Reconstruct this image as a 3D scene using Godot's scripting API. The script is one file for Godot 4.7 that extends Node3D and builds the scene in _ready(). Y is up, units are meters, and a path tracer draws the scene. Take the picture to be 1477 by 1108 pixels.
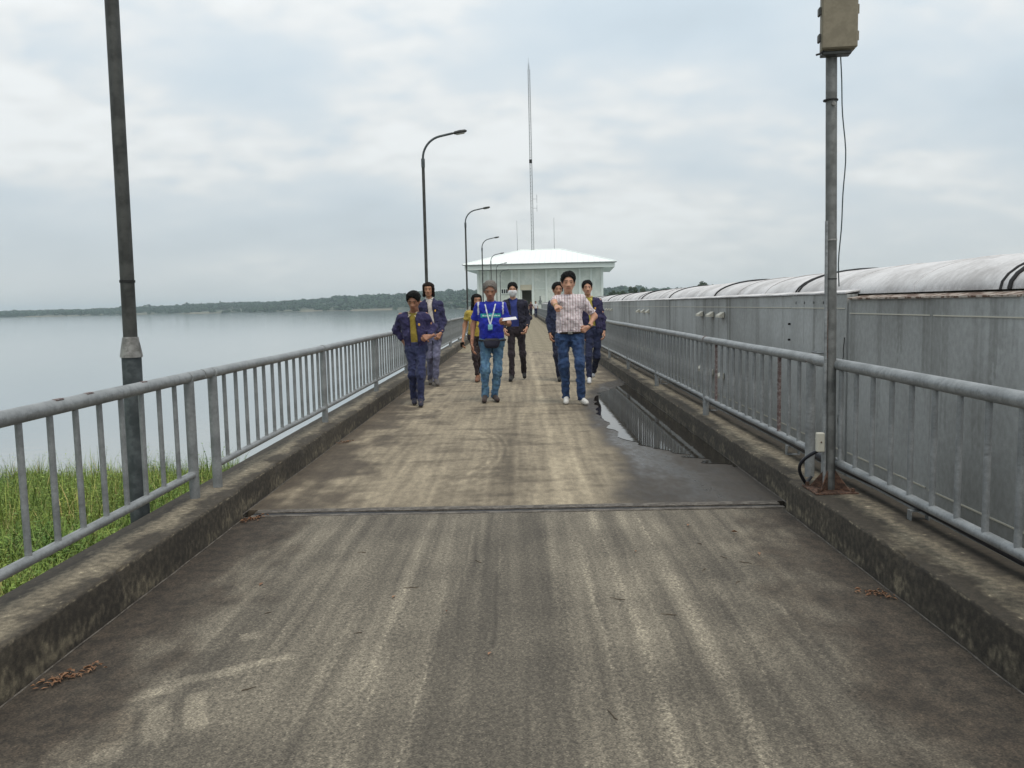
extends Node3D
# Walkway on a reservoir intake bridge under an overcast sky. Camera stands at x = 0, z = 0 and looks along -z.

var M := {}
var used := {}
var rng := RandomNumberGenerator.new()

func _ready() -> void:
	rng.seed = 41
	setup_camera()
	setup_sky()
	make_materials()
	build_water_and_land()
	build_bridge()
	build_kerbs()
	build_housing()
	build_control_building()
	build_railings()
	build_lamps()
	build_box_pole()
	build_people()
	build_litter()
	build_bank_plants()
	build_trees()

# ---------------------------------------------------------------- camera, sky, sun
func setup_camera() -> void:
	var cam := Camera3D.new()
	cam.name = "camera"
	cam.fov = 49.56
	cam.near = 0.05
	cam.far = 16000.0
	cam.basis = Basis(Vector3.UP, deg_to_rad(0.6576)) * Basis(Vector3.RIGHT, deg_to_rad(-5.4145)) * Basis(Vector3.BACK, deg_to_rad(-1.1746))
	cam.position = Vector3(0, 1.35, 0)
	add_child(cam)
	cam.current = true

func setup_sky() -> void:
	var w := 2048
	var h := 1024
	var n1 := fnl(11, 0.85, 5)
	var n2 := fnl(23, 0.35, 3)
	var n3 := fnl(37, 5.0, 4)
	var img := Image.create_empty(w, h, false, Image.FORMAT_RGBF)
	var floats := PackedFloat32Array()
	floats.resize(w * h * 3)
	for j in h:
		var el := (0.5 - (j + 0.5) / h) * PI
		var sy := sin(el)
		var cy := cos(el)
		var up := maxf(sy, 0.0)
		# overcast sky: brighter towards the zenith
		var lum := 0.615 + 0.415 * pow(up, 0.62)
		var horizon := exp(-up * 9.0)
		for i in w:
			var c := Vector3(0.985, 1.0, 1.01)
			var l := lum
			if sy > 0.0:
				var az := (i + 0.5) / w * TAU
				var k := 1.0 / (sy + 0.30)
				var px := sin(az) * cy * k
				var pz := cos(az) * cy * k
				var a := n1.get_noise_2d(px, pz * 1.25)
				var b := n2.get_noise_2d(px + 40.0, pz)
				var d := n3.get_noise_2d(px, pz * 1.5)
				var fade := smoothstep(0.0, 0.14, sy)
				var t := clampf(0.5 + (a * 0.75 + b * 0.85 + d * 0.50 * smoothstep(-0.25, 0.3, a + b)) * (0.35 + 0.65 * fade), 0.0, 1.0)
				l = lum * (0.89 + 0.26 * t)
				c = Vector3(0.83, 0.97, 1.08).lerp(Vector3(0.97, 1.01, 1.025), smoothstep(0.15, 0.8, t))
				c = c.lerp(Vector3(0.94, 1.005, 1.005), horizon)
			var o := (j * w + i) * 3
			floats[o] = c.x * l
			floats[o + 1] = c.y * l
			floats[o + 2] = c.z * l
	img = Image.create_from_data(w, h, false, Image.FORMAT_RGBF, floats.to_byte_array())
	var pm := PanoramaSkyMaterial.new()
	pm.panorama = ImageTexture.create_from_image(img)
	var sky := Sky.new()
	sky.sky_material = pm
	var env := Environment.new()
	env.background_mode = Environment.BG_SKY
	env.sky = sky
	env.background_energy_multiplier = 1.0
	env.tonemap_mode = Environment.TONE_MAPPER_LINEAR
	env.tonemap_exposure = 1.0
	env.sdfgi_enabled = true
	env.ssao_enabled = true
	env.ssil_enabled = true
	env.fog_enabled = true
	env.fog_density = 0.00013
	env.fog_light_color = Color(0.86, 0.93, 0.97)
	var we := WorldEnvironment.new()
	we.name = "world_environment"
	we.environment = env
	add_child(we)
	var sun := DirectionalLight3D.new()
	sun.name = "sun"
	sun.light_energy = 0.5
	sun.light_color = Color(1.0, 0.97, 0.92)
	sun.light_angular_distance = 24.0
	sun.shadow_enabled = true
	sun.rotation_degrees = Vector3(-62, 28, 0)
	add_child(sun)

# ---------------------------------------------------------------- helpers
func V(x: float, y: float, z: float) -> Vector3:
	return Vector3(x, y, z)

func fnl(s: int, freq: float, oct: int) -> FastNoiseLite:
	var n := FastNoiseLite.new()
	n.seed = s
	n.frequency = freq
	n.noise_type = FastNoiseLite.TYPE_SIMPLEX_SMOOTH
	n.fractal_type = FastNoiseLite.FRACTAL_FBM
	n.fractal_octaves = oct
	return n

func numbered(called: String) -> String:
	if not used.has(called):
		used[called] = 0
		return called
	used[called] += 1
	return "%s_%03d" % [called, used[called]]

func thing(called: String, label: String, category: String, at := Vector3.ZERO, group := "") -> Node3D:
	var o := Node3D.new()
	o.name = numbered(called)
	o.position = at
	add_child(o)
	tag(o, label, category, group)
	return o

func tag(o: Node, label: String, category: String, group := "", kind := "") -> void:
	o.set_meta("label", label)
	o.set_meta("category", category)
	if group != "":
		o.set_meta("group", group)
	if kind != "":
		o.set_meta("kind", kind)

func part(called: String, mesh: Mesh, mat: Material, parent: Node, at := Vector3.ZERO) -> MeshInstance3D:
	var o := MeshInstance3D.new()
	o.name = called if parent != self else numbered(called)
	o.mesh = mesh
	o.material_override = mat
	o.position = at
	parent.add_child(o, true)
	return o

func structure(called: String, mesh: Mesh, mat: Material, at := Vector3.ZERO) -> MeshInstance3D:
	var o := part(called, mesh, mat, self, at)
	o.set_meta("kind", "structure")
	return o

class MB:
	var v := PackedVector3Array()
	var n := PackedVector3Array()
	var uv := PackedVector2Array()
	var c := PackedColorArray()
	var ix := PackedInt32Array()
	var col := Color(1, 1, 1)

	func vert(p: Vector3, nn: Vector3, t := Vector2.ZERO) -> int:
		v.append(p)
		n.append(nn)
		uv.append(t)
		c.append(col)
		return v.size() - 1

	func tri_auto(a: int, b: int, d: int) -> void:
		var g := (v[d] - v[a]).cross(v[b] - v[a])
		if g.dot(n[a] + n[b] + n[d]) >= 0.0:
			ix.append_array([a, b, d])
		else:
			ix.append_array([a, d, b])

	# flat quad whose outside is on the side of "out"
	func quad(a: Vector3, b: Vector3, d: Vector3, e: Vector3, out := Vector3.ZERO, t := []) -> void:
		var g := (d - a).cross(b - a)
		if g.length() < 1e-12:
			g = (e - a).cross(d - a)
		g = g.normalized()
		if out != Vector3.ZERO and g.dot(out) < 0.0:
			g = -g
		var us: Array = t if t.size() == 4 else [Vector2(0, 0), Vector2(1, 0), Vector2(1, 1), Vector2(0, 1)]
		var i := vert(a, g, us[0])
		vert(b, g, us[1])
		vert(d, g, us[2])
		vert(e, g, us[3])
		tri_auto(i, i + 1, i + 2)
		tri_auto(i, i + 2, i + 3)

	func tri(a: Vector3, b: Vector3, d: Vector3, out := Vector3.ZERO) -> void:
		var g := (d - a).cross(b - a).normalized()
		if out != Vector3.ZERO and g.dot(out) < 0.0:
			g = -g
		var i := vert(a, g)
		vert(b, g)
		vert(d, g)
		tri_auto(i, i + 1, i + 2)

	func box(lo: Vector3, hi: Vector3, xf := Transform3D.IDENTITY) -> void:
		var mid := xf * ((lo + hi) * 0.5)
		var k := []
		for i in 8:
			k.append(xf * Vector3(hi.x if i & 1 else lo.x, hi.y if i & 2 else lo.y, hi.z if i & 4 else lo.z))
		for f in [[0, 1, 3, 2], [4, 5, 7, 6], [0, 1, 5, 4], [2, 3, 7, 6], [0, 2, 6, 4], [1, 3, 7, 5]]:
			var m: Vector3 = (k[f[0]] + k[f[1]] + k[f[2]] + k[f[3]]) * 0.25
			quad(k[f[0]], k[f[1]], k[f[2]], k[f[3]], m - mid)

	# box with its edges chamfered by r (24 outer faces kept cheap)
	func cbox(lo: Vector3, hi: Vector3, r: float, xf := Transform3D.IDENTITY) -> void:
		var ce := (lo + hi) * 0.5
		var hs := (hi - lo) * 0.5
		var cc := xf * ce
		for ax in 3:
			var b := (ax + 1) % 3
			var d := (ax + 2) % 3
			for s in [-1.0, 1.0]:
				var q := []
				for e in [[-1, -1], [1, -1], [1, 1], [-1, 1]]:
					var p := Vector3.ZERO
					p[ax] = hs[ax] * s
					p[b] = (hs[b] - r) * e[0]
					p[d] = (hs[d] - r) * e[1]
					q.append(xf * (ce + p))
				quad(q[0], q[1], q[2], q[3], (q[0] + q[2]) * 0.5 - cc)
			for s in [-1.0, 1.0]:
				for t in [-1.0, 1.0]:
					var p0 := Vector3.ZERO
					p0[b] = hs[b] * s
					p0[d] = (hs[d] - r) * t
					var p1 := Vector3.ZERO
					p1[b] = (hs[b] - r) * s
					p1[d] = hs[d] * t
					var a0 := p0
					a0[ax] = hs[ax] - r
					var a1 := p0
					a1[ax] = -hs[ax] + r
					var b0 := p1
					b0[ax] = hs[ax] - r
					var b1 := p1
					b1[ax] = -hs[ax] + r
					var o := xf.basis * (p0 + p1)
					quad(xf * (ce + a0), xf * (ce + a1), xf * (ce + b1), xf * (ce + b0), o)
		for i in 8:
			var s := Vector3(1 if i & 1 else -1, 1 if i & 2 else -1, 1 if i & 4 else -1)
			var px := Vector3(hs.x, hs.y - r, hs.z - r) * s
			var py := Vector3(hs.x - r, hs.y, hs.z - r) * s
			var pz := Vector3(hs.x - r, hs.y - r, hs.z) * s
			tri(xf * (ce + px), xf * (ce + py), xf * (ce + pz), xf.basis * s)

	# round tube along points with a radius at each
	func tube(pts: Array, radii: Array, sides := 10, caps := true, vscale := 1.0) -> void:
		var rings := []
		var last := Vector3.ZERO
		var along := 0.0
		for i in pts.size():
			var p: Vector3 = pts[i]
			var d: Vector3 = (pts[min(i + 1, pts.size() - 1)] - pts[max(i - 1, 0)]).normalized()
			var u: Vector3
			if i == 0:
				u = d.cross(Vector3.UP if absf(d.y) < 0.9 else Vector3.RIGHT).normalized()
			else:
				u = (last - d * last.dot(d)).normalized()
			last = u
			var w := d.cross(u)
			if i > 0:
				along += (p - pts[i - 1]).length()
			var r: float = radii[i] if i < radii.size() else radii[radii.size() - 1]
			var ring := []
			for k in sides + 1:
				var a := TAU * k / sides
				var o := u * cos(a) + w * sin(a)
				ring.append(vert(p + o * r, o, Vector2(float(k) / sides, along * vscale)))
			rings.append(ring)
			if caps and (i == 0 or i == pts.size() - 1):
				var e := -d if i == 0 else d
				var m := vert(p, e)
				var prev := -1
				for k in sides + 1:
					var a := TAU * k / sides
					var q := vert(p + (u * cos(a) + w * sin(a)) * r, e)
					if prev >= 0:
						tri_auto(m, prev, q)
					prev = q
		for i in rings.size() - 1:
			for k in sides:
				tri_auto(rings[i][k], rings[i][k + 1], rings[i + 1][k + 1])
				tri_auto(rings[i][k], rings[i + 1][k + 1], rings[i + 1][k])

	func ball(ce: Vector3, r: Vector3, nu := 10, nv := 6) -> void:
		var first := v.size()
		for j in nv + 1:
			var t := PI * j / nv
			for i in nu + 1:
				var a := TAU * i / nu
				var o := Vector3(sin(t) * cos(a), cos(t), sin(t) * sin(a))
				vert(ce + o * r, (o / r).normalized())
		for j in nv:
			for i in nu:
				var q := first + j * (nu + 1) + i
				tri_auto(q, q + 1, q + nu + 2)
				tri_auto(q, q + nu + 2, q + nu + 1)

	func mesh() -> ArrayMesh:
		var a := []
		a.resize(Mesh.ARRAY_MAX)
		a[Mesh.ARRAY_VERTEX] = v
		a[Mesh.ARRAY_NORMAL] = n
		a[Mesh.ARRAY_TEX_UV] = uv
		a[Mesh.ARRAY_COLOR] = c
		a[Mesh.ARRAY_INDEX] = ix
		var m := ArrayMesh.new()
		m.add_surface_from_arrays(Mesh.PRIMITIVE_TRIANGLES, a)
		return m

func box_mesh(lo: Vector3, hi: Vector3, chamfer := 0.0) -> ArrayMesh:
	var b := MB.new()
	if chamfer > 0.0:
		b.cbox(lo, hi, chamfer)
	else:
		b.box(lo, hi)
	return b.mesh()

func tube_mesh(pts: Array, radii: Array, sides := 12, caps := true) -> ArrayMesh:
	var b := MB.new()
	b.tube(pts, radii, sides, caps)
	return b.mesh()

# ---------------------------------------------------------------- materials
func srgb(r: float, g: float, b: float) -> Color:
	return Color(r, g, b).linear_to_srgb()

func mat(c: Color, rough := 0.8, metal := 0.0) -> StandardMaterial3D:
	var m := StandardMaterial3D.new()
	m.albedo_color = c
	m.roughness = rough
	m.metallic = metal
	return m

func noise_bytes(s: int, freq: float, oct: int, size: int) -> PackedByteArray:
	var n := fnl(s, freq, oct)
	var im := n.get_seamless_image(size, size, false, false, 0.12, true)
	im.convert(Image.FORMAT_L8)
	return im.get_data()

# two-tone mottle as a repeating texture
func mottle(s: int, size: int, a: Color, b: Color, f1: float, f2: float, lo := 0.3, hi := 0.7, grain := 0.05) -> ImageTexture:
	var n1 := noise_bytes(s, f1, 4, size)
	var n2 := noise_bytes(s + 7, f2, 3, size)
	var r := RandomNumberGenerator.new()
	r.seed = s
	var out := PackedByteArray()
	out.resize(size * size * 3)
	for i in size * size:
		var t := smoothstep(lo, hi, (n1[i] * 0.65 + n2[i] * 0.35) / 255.0)
		var g := 1.0 + r.randf_range(-grain, grain)
		out[i * 3] = int(clampf(lerpf(a.r, b.r, t) * g * 255.0, 0, 255))
		out[i * 3 + 1] = int(clampf(lerpf(a.g, b.g, t) * g * 255.0, 0, 255))
		out[i * 3 + 2] = int(clampf(lerpf(a.b, b.b, t) * g * 255.0, 0, 255))
	var im := Image.create_from_data(size, size, false, Image.FORMAT_RGB8, out)
	im.generate_mipmaps()
	return ImageTexture.create_from_image(im)

func bump(s: int, size: int, freq: float, oct: int, strength: float) -> ImageTexture:
	var n := fnl(s, freq, oct)
	var im := n.get_seamless_image(size, size, false, false, 0.12, true)
	im.convert(Image.FORMAT_RGBA8)
	im.bump_map_to_normal_map(strength)
	return ImageTexture.create_from_image(im)

func triplanar(m: StandardMaterial3D, scale: float, world := true) -> void:
	m.uv1_triplanar = true
	m.uv1_world_triplanar = world
	m.uv1_scale = Vector3.ONE * scale

func make_materials() -> void:
	var concrete_bump := bump(301, 512, 0.09, 5, 6.0)
	M.concrete_bump = concrete_bump
	# painted steel of the railings: silver grey with grime
	var paint := mat(Color(1, 1, 1), 0.46, 0.25)
	paint.albedo_texture = mottle(51, 256, Color8(120, 123, 124), Color8(146, 149, 150), 0.012, 0.07, 0.2, 0.8, 0.06)
	paint.normal_enabled = true
	paint.normal_texture = bump(52, 256, 0.06, 4, 3.0)
	paint.normal_scale = 0.35
	triplanar(paint, 1.6)
	M.paint = paint
	var primer := mat(Color(1, 1, 1), 0.8)
	primer.albedo_texture = mottle(61, 128, Color8(88, 70, 67), Color8(134, 128, 126), 0.05, 0.14, 0.35, 0.65, 0.08)
	triplanar(primer, 4.0)
	M.primer = primer
	var rust := mat(Color(1, 1, 1), 0.9)
	rust.albedo_texture = mottle(63, 256, Color8(58, 42, 34), Color8(112, 84, 68), 0.04, 0.13, 0.3, 0.7, 0.12)
	rust.normal_enabled = true
	rust.normal_texture = concrete_bump
	triplanar(rust, 3.0)
	M.rust = rust
	# galvanised lamp posts, colour darkened to paint in their backlit look
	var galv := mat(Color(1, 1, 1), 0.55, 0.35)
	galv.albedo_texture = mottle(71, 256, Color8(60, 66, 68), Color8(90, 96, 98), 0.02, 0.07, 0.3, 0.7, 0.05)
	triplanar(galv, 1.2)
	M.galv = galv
	var pole_m: StandardMaterial3D = galv.duplicate()
	pole_m.albedo_texture = mottle(74, 256, Color8(94, 95, 93), Color8(122, 123, 121), 0.02, 0.07, 0.3, 0.7, 0.05)
	M.pole = pole_m
	var galv_backlit: StandardMaterial3D = galv.duplicate()  # darker copy for the upper pole: backlight shade put into the colour
	galv_backlit.albedo_texture = mottle(72, 256, Color8(50, 51, 49), Color8(74, 75, 72), 0.02, 0.07, 0.3, 0.7, 0.06)
	M.galv_backlit = galv_backlit
	var bare := mat(Color(1, 1, 1), 0.42, 0.6)
	bare.albedo_texture = mottle(73, 128, Color8(120, 118, 114), Color8(170, 168, 164), 0.03, 0.1, 0.3, 0.7, 0.05)
	triplanar(bare, 2.5)
	M.bare = bare
	var old := mat(Color(1, 1, 1), 0.9)
	old.albedo_texture = mottle(66, 256, Color8(84, 62, 50), Color8(168, 158, 148), 0.02, 0.09, 0.35, 0.62, 0.10)
	triplanar(old, 1.2)
	M.old_strip = old
	M.rubber = mat(Color8(34, 34, 36), 0.75)
	M.steel_edge = mat(Color8(74, 72, 70), 0.6, 0.2)
	var nos := mat(Color(1, 1, 1), 0.8)
	nos.albedo_texture = mottle(68, 256, Color8(70, 64, 58), Color8(104, 98, 90), 0.03, 0.12, 0.3, 0.7, 0.10)
	triplanar(nos, 1.5)
	M.nosing = nos
	M.cable = mat(Color8(26, 28, 36), 0.5)
	M.wire = mat(Color8(48, 62, 66), 0.6)
	M.black = mat(Color8(20, 20, 20), 0.7)
	var beige := mat(Color(1, 1, 1), 0.6)
	beige.albedo_texture = mottle(81, 128, Color8(112, 104, 86), Color8(124, 116, 97), 0.02, 0.1, 0.3, 0.7, 0.03)
	triplanar(beige, 3.0)
	M.beige = beige
	M.plate_white = mat(Color8(190, 186, 172), 0.6)
	# deck and kerbs
	var deck := mat(Color(1, 1, 1), 0.92)
	deck.albedo_texture = mottle(91, 512, Color8(118, 108, 88), Color8(160, 150, 128), 0.012, 0.05, 0.25, 0.75, 0.08)
	deck.normal_enabled = true
	deck.normal_texture = concrete_bump
	triplanar(deck, 0.5)
	M.deck = deck
	# far shore
	var hill := mat(Color(1, 1, 1), 1.0)
	hill.vertex_color_use_as_albedo = true
	M.vcol = hill
	var leaf := mat(Color(1, 1, 1), 0.85)
	leaf.vertex_color_use_as_albedo = true
	leaf.backlight = Color(0.25, 0.3, 0.1)
	leaf.cull_mode = BaseMaterial3D.CULL_DISABLED
	M.leaf = leaf
	var bark := mat(Color(1, 1, 1), 0.95)
	bark.albedo_texture = mottle(95, 128, Color8(62, 52, 42), Color8(98, 86, 70), 0.05, 0.2)
	triplanar(bark, 1.0)
	M.bark = bark

# ---------------------------------------------------------------- water, hills, bank
const WATER_Y := -4.2

func px_dir(px: float) -> Vector3:
	# horizontal direction towards a bearing, measured as in a 1200 px focal length from the bridge axis
	return Vector3(px, 0, -1200.0).normalized()

func curve_at(tab: Array, x: float) -> float:
	for i in tab.size() - 1:
		if x <= tab[i + 1][0]:
			return lerpf(tab[i][1], tab[i + 1][1], clampf((x - tab[i][0]) / (tab[i + 1][0] - tab[i][0]), 0.0, 1.0))
	return tab[tab.size() - 1][1]

var SHORE := [[-2600.0, 4200.0], [-750.0, 2900.0], [-420.0, 2400.0], [-150.0, 1900.0], [-70.0, 1650.0], [60.0, 1400.0], [400.0, 900.0], [1200.0, 800.0], [2600.0, 1200.0]]
var RIDGE := [[-2600.0, 26.0], [-750.0, 9.0], [-620.0, 11.0], [-420.0, 22.0], [-250.0, 30.0], [-150.0, 37.0], [-70.0, 42.0], [60.0, 34.0], [400.0, 16.0], [2600.0, 15.0]]

func land_height(px: float, s: float, nz: FastNoiseLite) -> float:
	var d := curve_at(SHORE, px)
	var top := curve_at(RIDGE, px)
	var p := px_dir(px) * (d + s)
	var up := smoothstep(0.0, 1.0, clampf(s / 900.0, 0.0, 1.0))
	return WATER_Y - 0.5 + minf(s * 0.02, 2.5) + (top + 3.0) * up * (1.0 + 0.22 * nz.get_noise_2d(p.x, p.z)) + 0.6 * nz.get_noise_2d(p.x * 6.0, p.z * 6.0)

func build_water_and_land() -> void:
	# reservoir surface
	var wm := mat(srgb(0.20, 0.235, 0.245), 0.06)
	wm.metallic_specular = 0.9
	wm.normal_enabled = true
	wm.normal_texture = bump(401, 512, 0.02, 3, 2.0)
	wm.normal_scale = 0.09
	triplanar(wm, 0.11)
	var b := MB.new()
	b.quad(V(-7000, WATER_Y, 60), V(7000, WATER_Y, 60), V(7000, WATER_Y, -7000), V(-7000, WATER_Y, -7000), Vector3.UP)
	structure("reservoir_water", b.mesh(), wm)
	# far shore
	var nz := fnl(77, 0.0016, 3)
	var nf := fnl(78, 0.004, 3)
	b = MB.new()
	var rows := [0.0, 30.0, 70.0, 140.0, 240.0, 380.0, 560.0, 800.0, 1100.0, 1700.0]
	var cols := 220
	var grid := []
	for i in cols + 1:
		var px := lerpf(-2600.0, 2600.0, float(i) / cols)
		var line := []
		for s in rows:
			var wig: float = s + nz.get_noise_1d(px * 9.0) * 40.0
			var p := px_dir(px) * (curve_at(SHORE, px) + wig)
			p.y = land_height(px, s, nz)
			var f := nf.get_noise_2d(p.x, p.z)
			var green := Color(0.024, 0.042, 0.022)
			var olive := Color(0.070, 0.080, 0.045)
			var sand := Color(0.20, 0.17, 0.12)
			b.col = green.lerp(olive, smoothstep(-0.1, 0.35, f))
			if s < 200.0 and f > 0.12 and px < 100.0:
				b.col = sand.lerp(olive, clampf(s / 200.0, 0, 1))
			line.append(b.vert(p, Vector3.UP))
		grid.append(line)
	for i in cols:
		for j in rows.size() - 1:
			b.tri_auto(grid[i][j], grid[i + 1][j], grid[i + 1][j + 1])
			b.tri_auto(grid[i][j], grid[i + 1][j + 1], grid[i][j + 1])
	structure("hills", smooth(b), M.vcol)
	# woods on the far shore: one mass nobody could count
	var variants := []
	for k in 3:
		variants.append(clump_mesh(500 + k, 46, 1.0, 0.42, Color(0.024, 0.056, 0.026), Color(0.042, 0.082, 0.038)))
	for k in 3:
		var list: Array[Transform3D] = []
		var tries := 0
		while list.size() < 3400 and tries < 30000:
			tries += 1
			var px := rng.randf_range(-1500, 1500)
			var s := pow(rng.randf(), 0.75) * 1050.0
			var p := px_dir(px) * (curve_at(SHORE, px) + s + 14.0)
			var f := nf.get_noise_2d(p.x, p.z)
			if f > 0.16 and s < 330.0 and rng.randf() < 0.92:
				continue
			p.y = land_height(px, s, nz)
			var tall := rng.randf_range(3.5, 6.5)
			if px > -270.0 and px < -190.0 and s > 300.0:
				tall *= 1.5
			if rng.randf() < 0.012:
				tall *= 1.7
			var ba := Basis(Vector3.UP, rng.randf() * TAU).scaled(Vector3(tall * rng.randf_range(1.0, 1.9), tall, tall * rng.randf_range(1.0, 1.9)))
			list.append(Transform3D(ba, p + Vector3(0, tall * 0.75, 0)))
		var mm := MultiMesh.new()
		mm.transform_format = MultiMesh.TRANSFORM_3D
		mm.mesh = variants[k]
		mm.instance_count = list.size()
		for i in list.size():
			mm.set_instance_transform(i, list[i])
		var o := MultiMeshInstance3D.new()
		o.name = numbered("far_wood")
		o.multimesh = mm
		o.material_override = M.leaf
		add_child(o)
		tag(o, ["dark green wood covering the hills across the reservoir", "rounded bushy wood scattered over the hills across the water", "uneven green wood along the skyline across the water"][k], "wood", "", "stuff")
	# grassy bank beside and under the first span
	b = MB.new()
	var bn := fnl(88, 0.25, 3)
	var g2 := []
	for i in 41:
		var line := []
		for j in 33:
			var p := V(lerpf(-46, 10, i / 40.0), 0, lerpf(6, -34, j / 32.0))
			p.y = bank_y(p.x, p.z) + 0.12 * bn.get_noise_2d(p.x, p.z)
			var t := 0.5 + 0.5 * bn.get_noise_2d(p.x * 3.0, p.z * 3.0)
			b.col = Color(0.045, 0.075, 0.018).lerp(Color(0.10, 0.12, 0.035), t)
			line.append(b.vert(p, Vector3.UP))
		g2.append(line)
	for i in 40:
		for j in 32:
			b.tri_auto(g2[i][j], g2[i + 1][j], g2[i + 1][j + 1])
			b.tri_auto(g2[i][j], g2[i + 1][j + 1], g2[i][j + 1])
	structure("grass_bank_ground", smooth(b), M.vcol)

func bank_y(_x: float, z: float) -> float:
	return lerpf(-1.7, -4.45, smoothstep(0.0, 1.0, clampf((-z - 4.0) / 25.0, 0.0, 1.2)))

# rebuilds smooth normals from the faces
func smooth(b: MB) -> ArrayMesh:
	var nn := PackedVector3Array()
	nn.resize(b.v.size())
	for i in range(0, b.ix.size(), 3):
		var a := b.ix[i]
		var d := b.ix[i + 1]
		var e := b.ix[i + 2]
		var g := (b.v[e] - b.v[a]).cross(b.v[d] - b.v[a])
		nn[a] += g
		nn[d] += g
		nn[e] += g
	for i in nn.size():
		nn[i] = nn[i].normalized()
	b.n = nn
	return b.mesh()

# a ragged cluster of leaf-sized faces inside a unit ball
func clump_mesh(s: int, count: int, r: float, size: float, a: Color, d: Color) -> ArrayMesh:
	var g := RandomNumberGenerator.new()
	g.seed = s
	var b := MB.new()
	for i in count:
		var dir := Vector3(g.randfn(), g.randfn(), g.randfn()).normalized()
		var p := dir * r * pow(g.randf(), 0.4) * V(1, 0.9, 1)
		var ax := Vector3(g.randfn(), g.randfn(), g.randfn()).normalized()
		var u := dir.cross(ax).normalized() * size * g.randf_range(0.6, 1.2)
		var w := dir.lerp(ax, 0.5).cross(u).normalized() * size * g.randf_range(0.5, 1.0)
		b.col = a.lerp(d, g.randf())
		b.quad(p - u, p - w * 0.7, p + u, p + w, dir)
	return b.mesh()

# ---------------------------------------------------------------- deck
const ROAD_L := -1.95
const ROAD_R := 1.86
const JOINT := -5.41
const SPAN := 18.85

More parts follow.
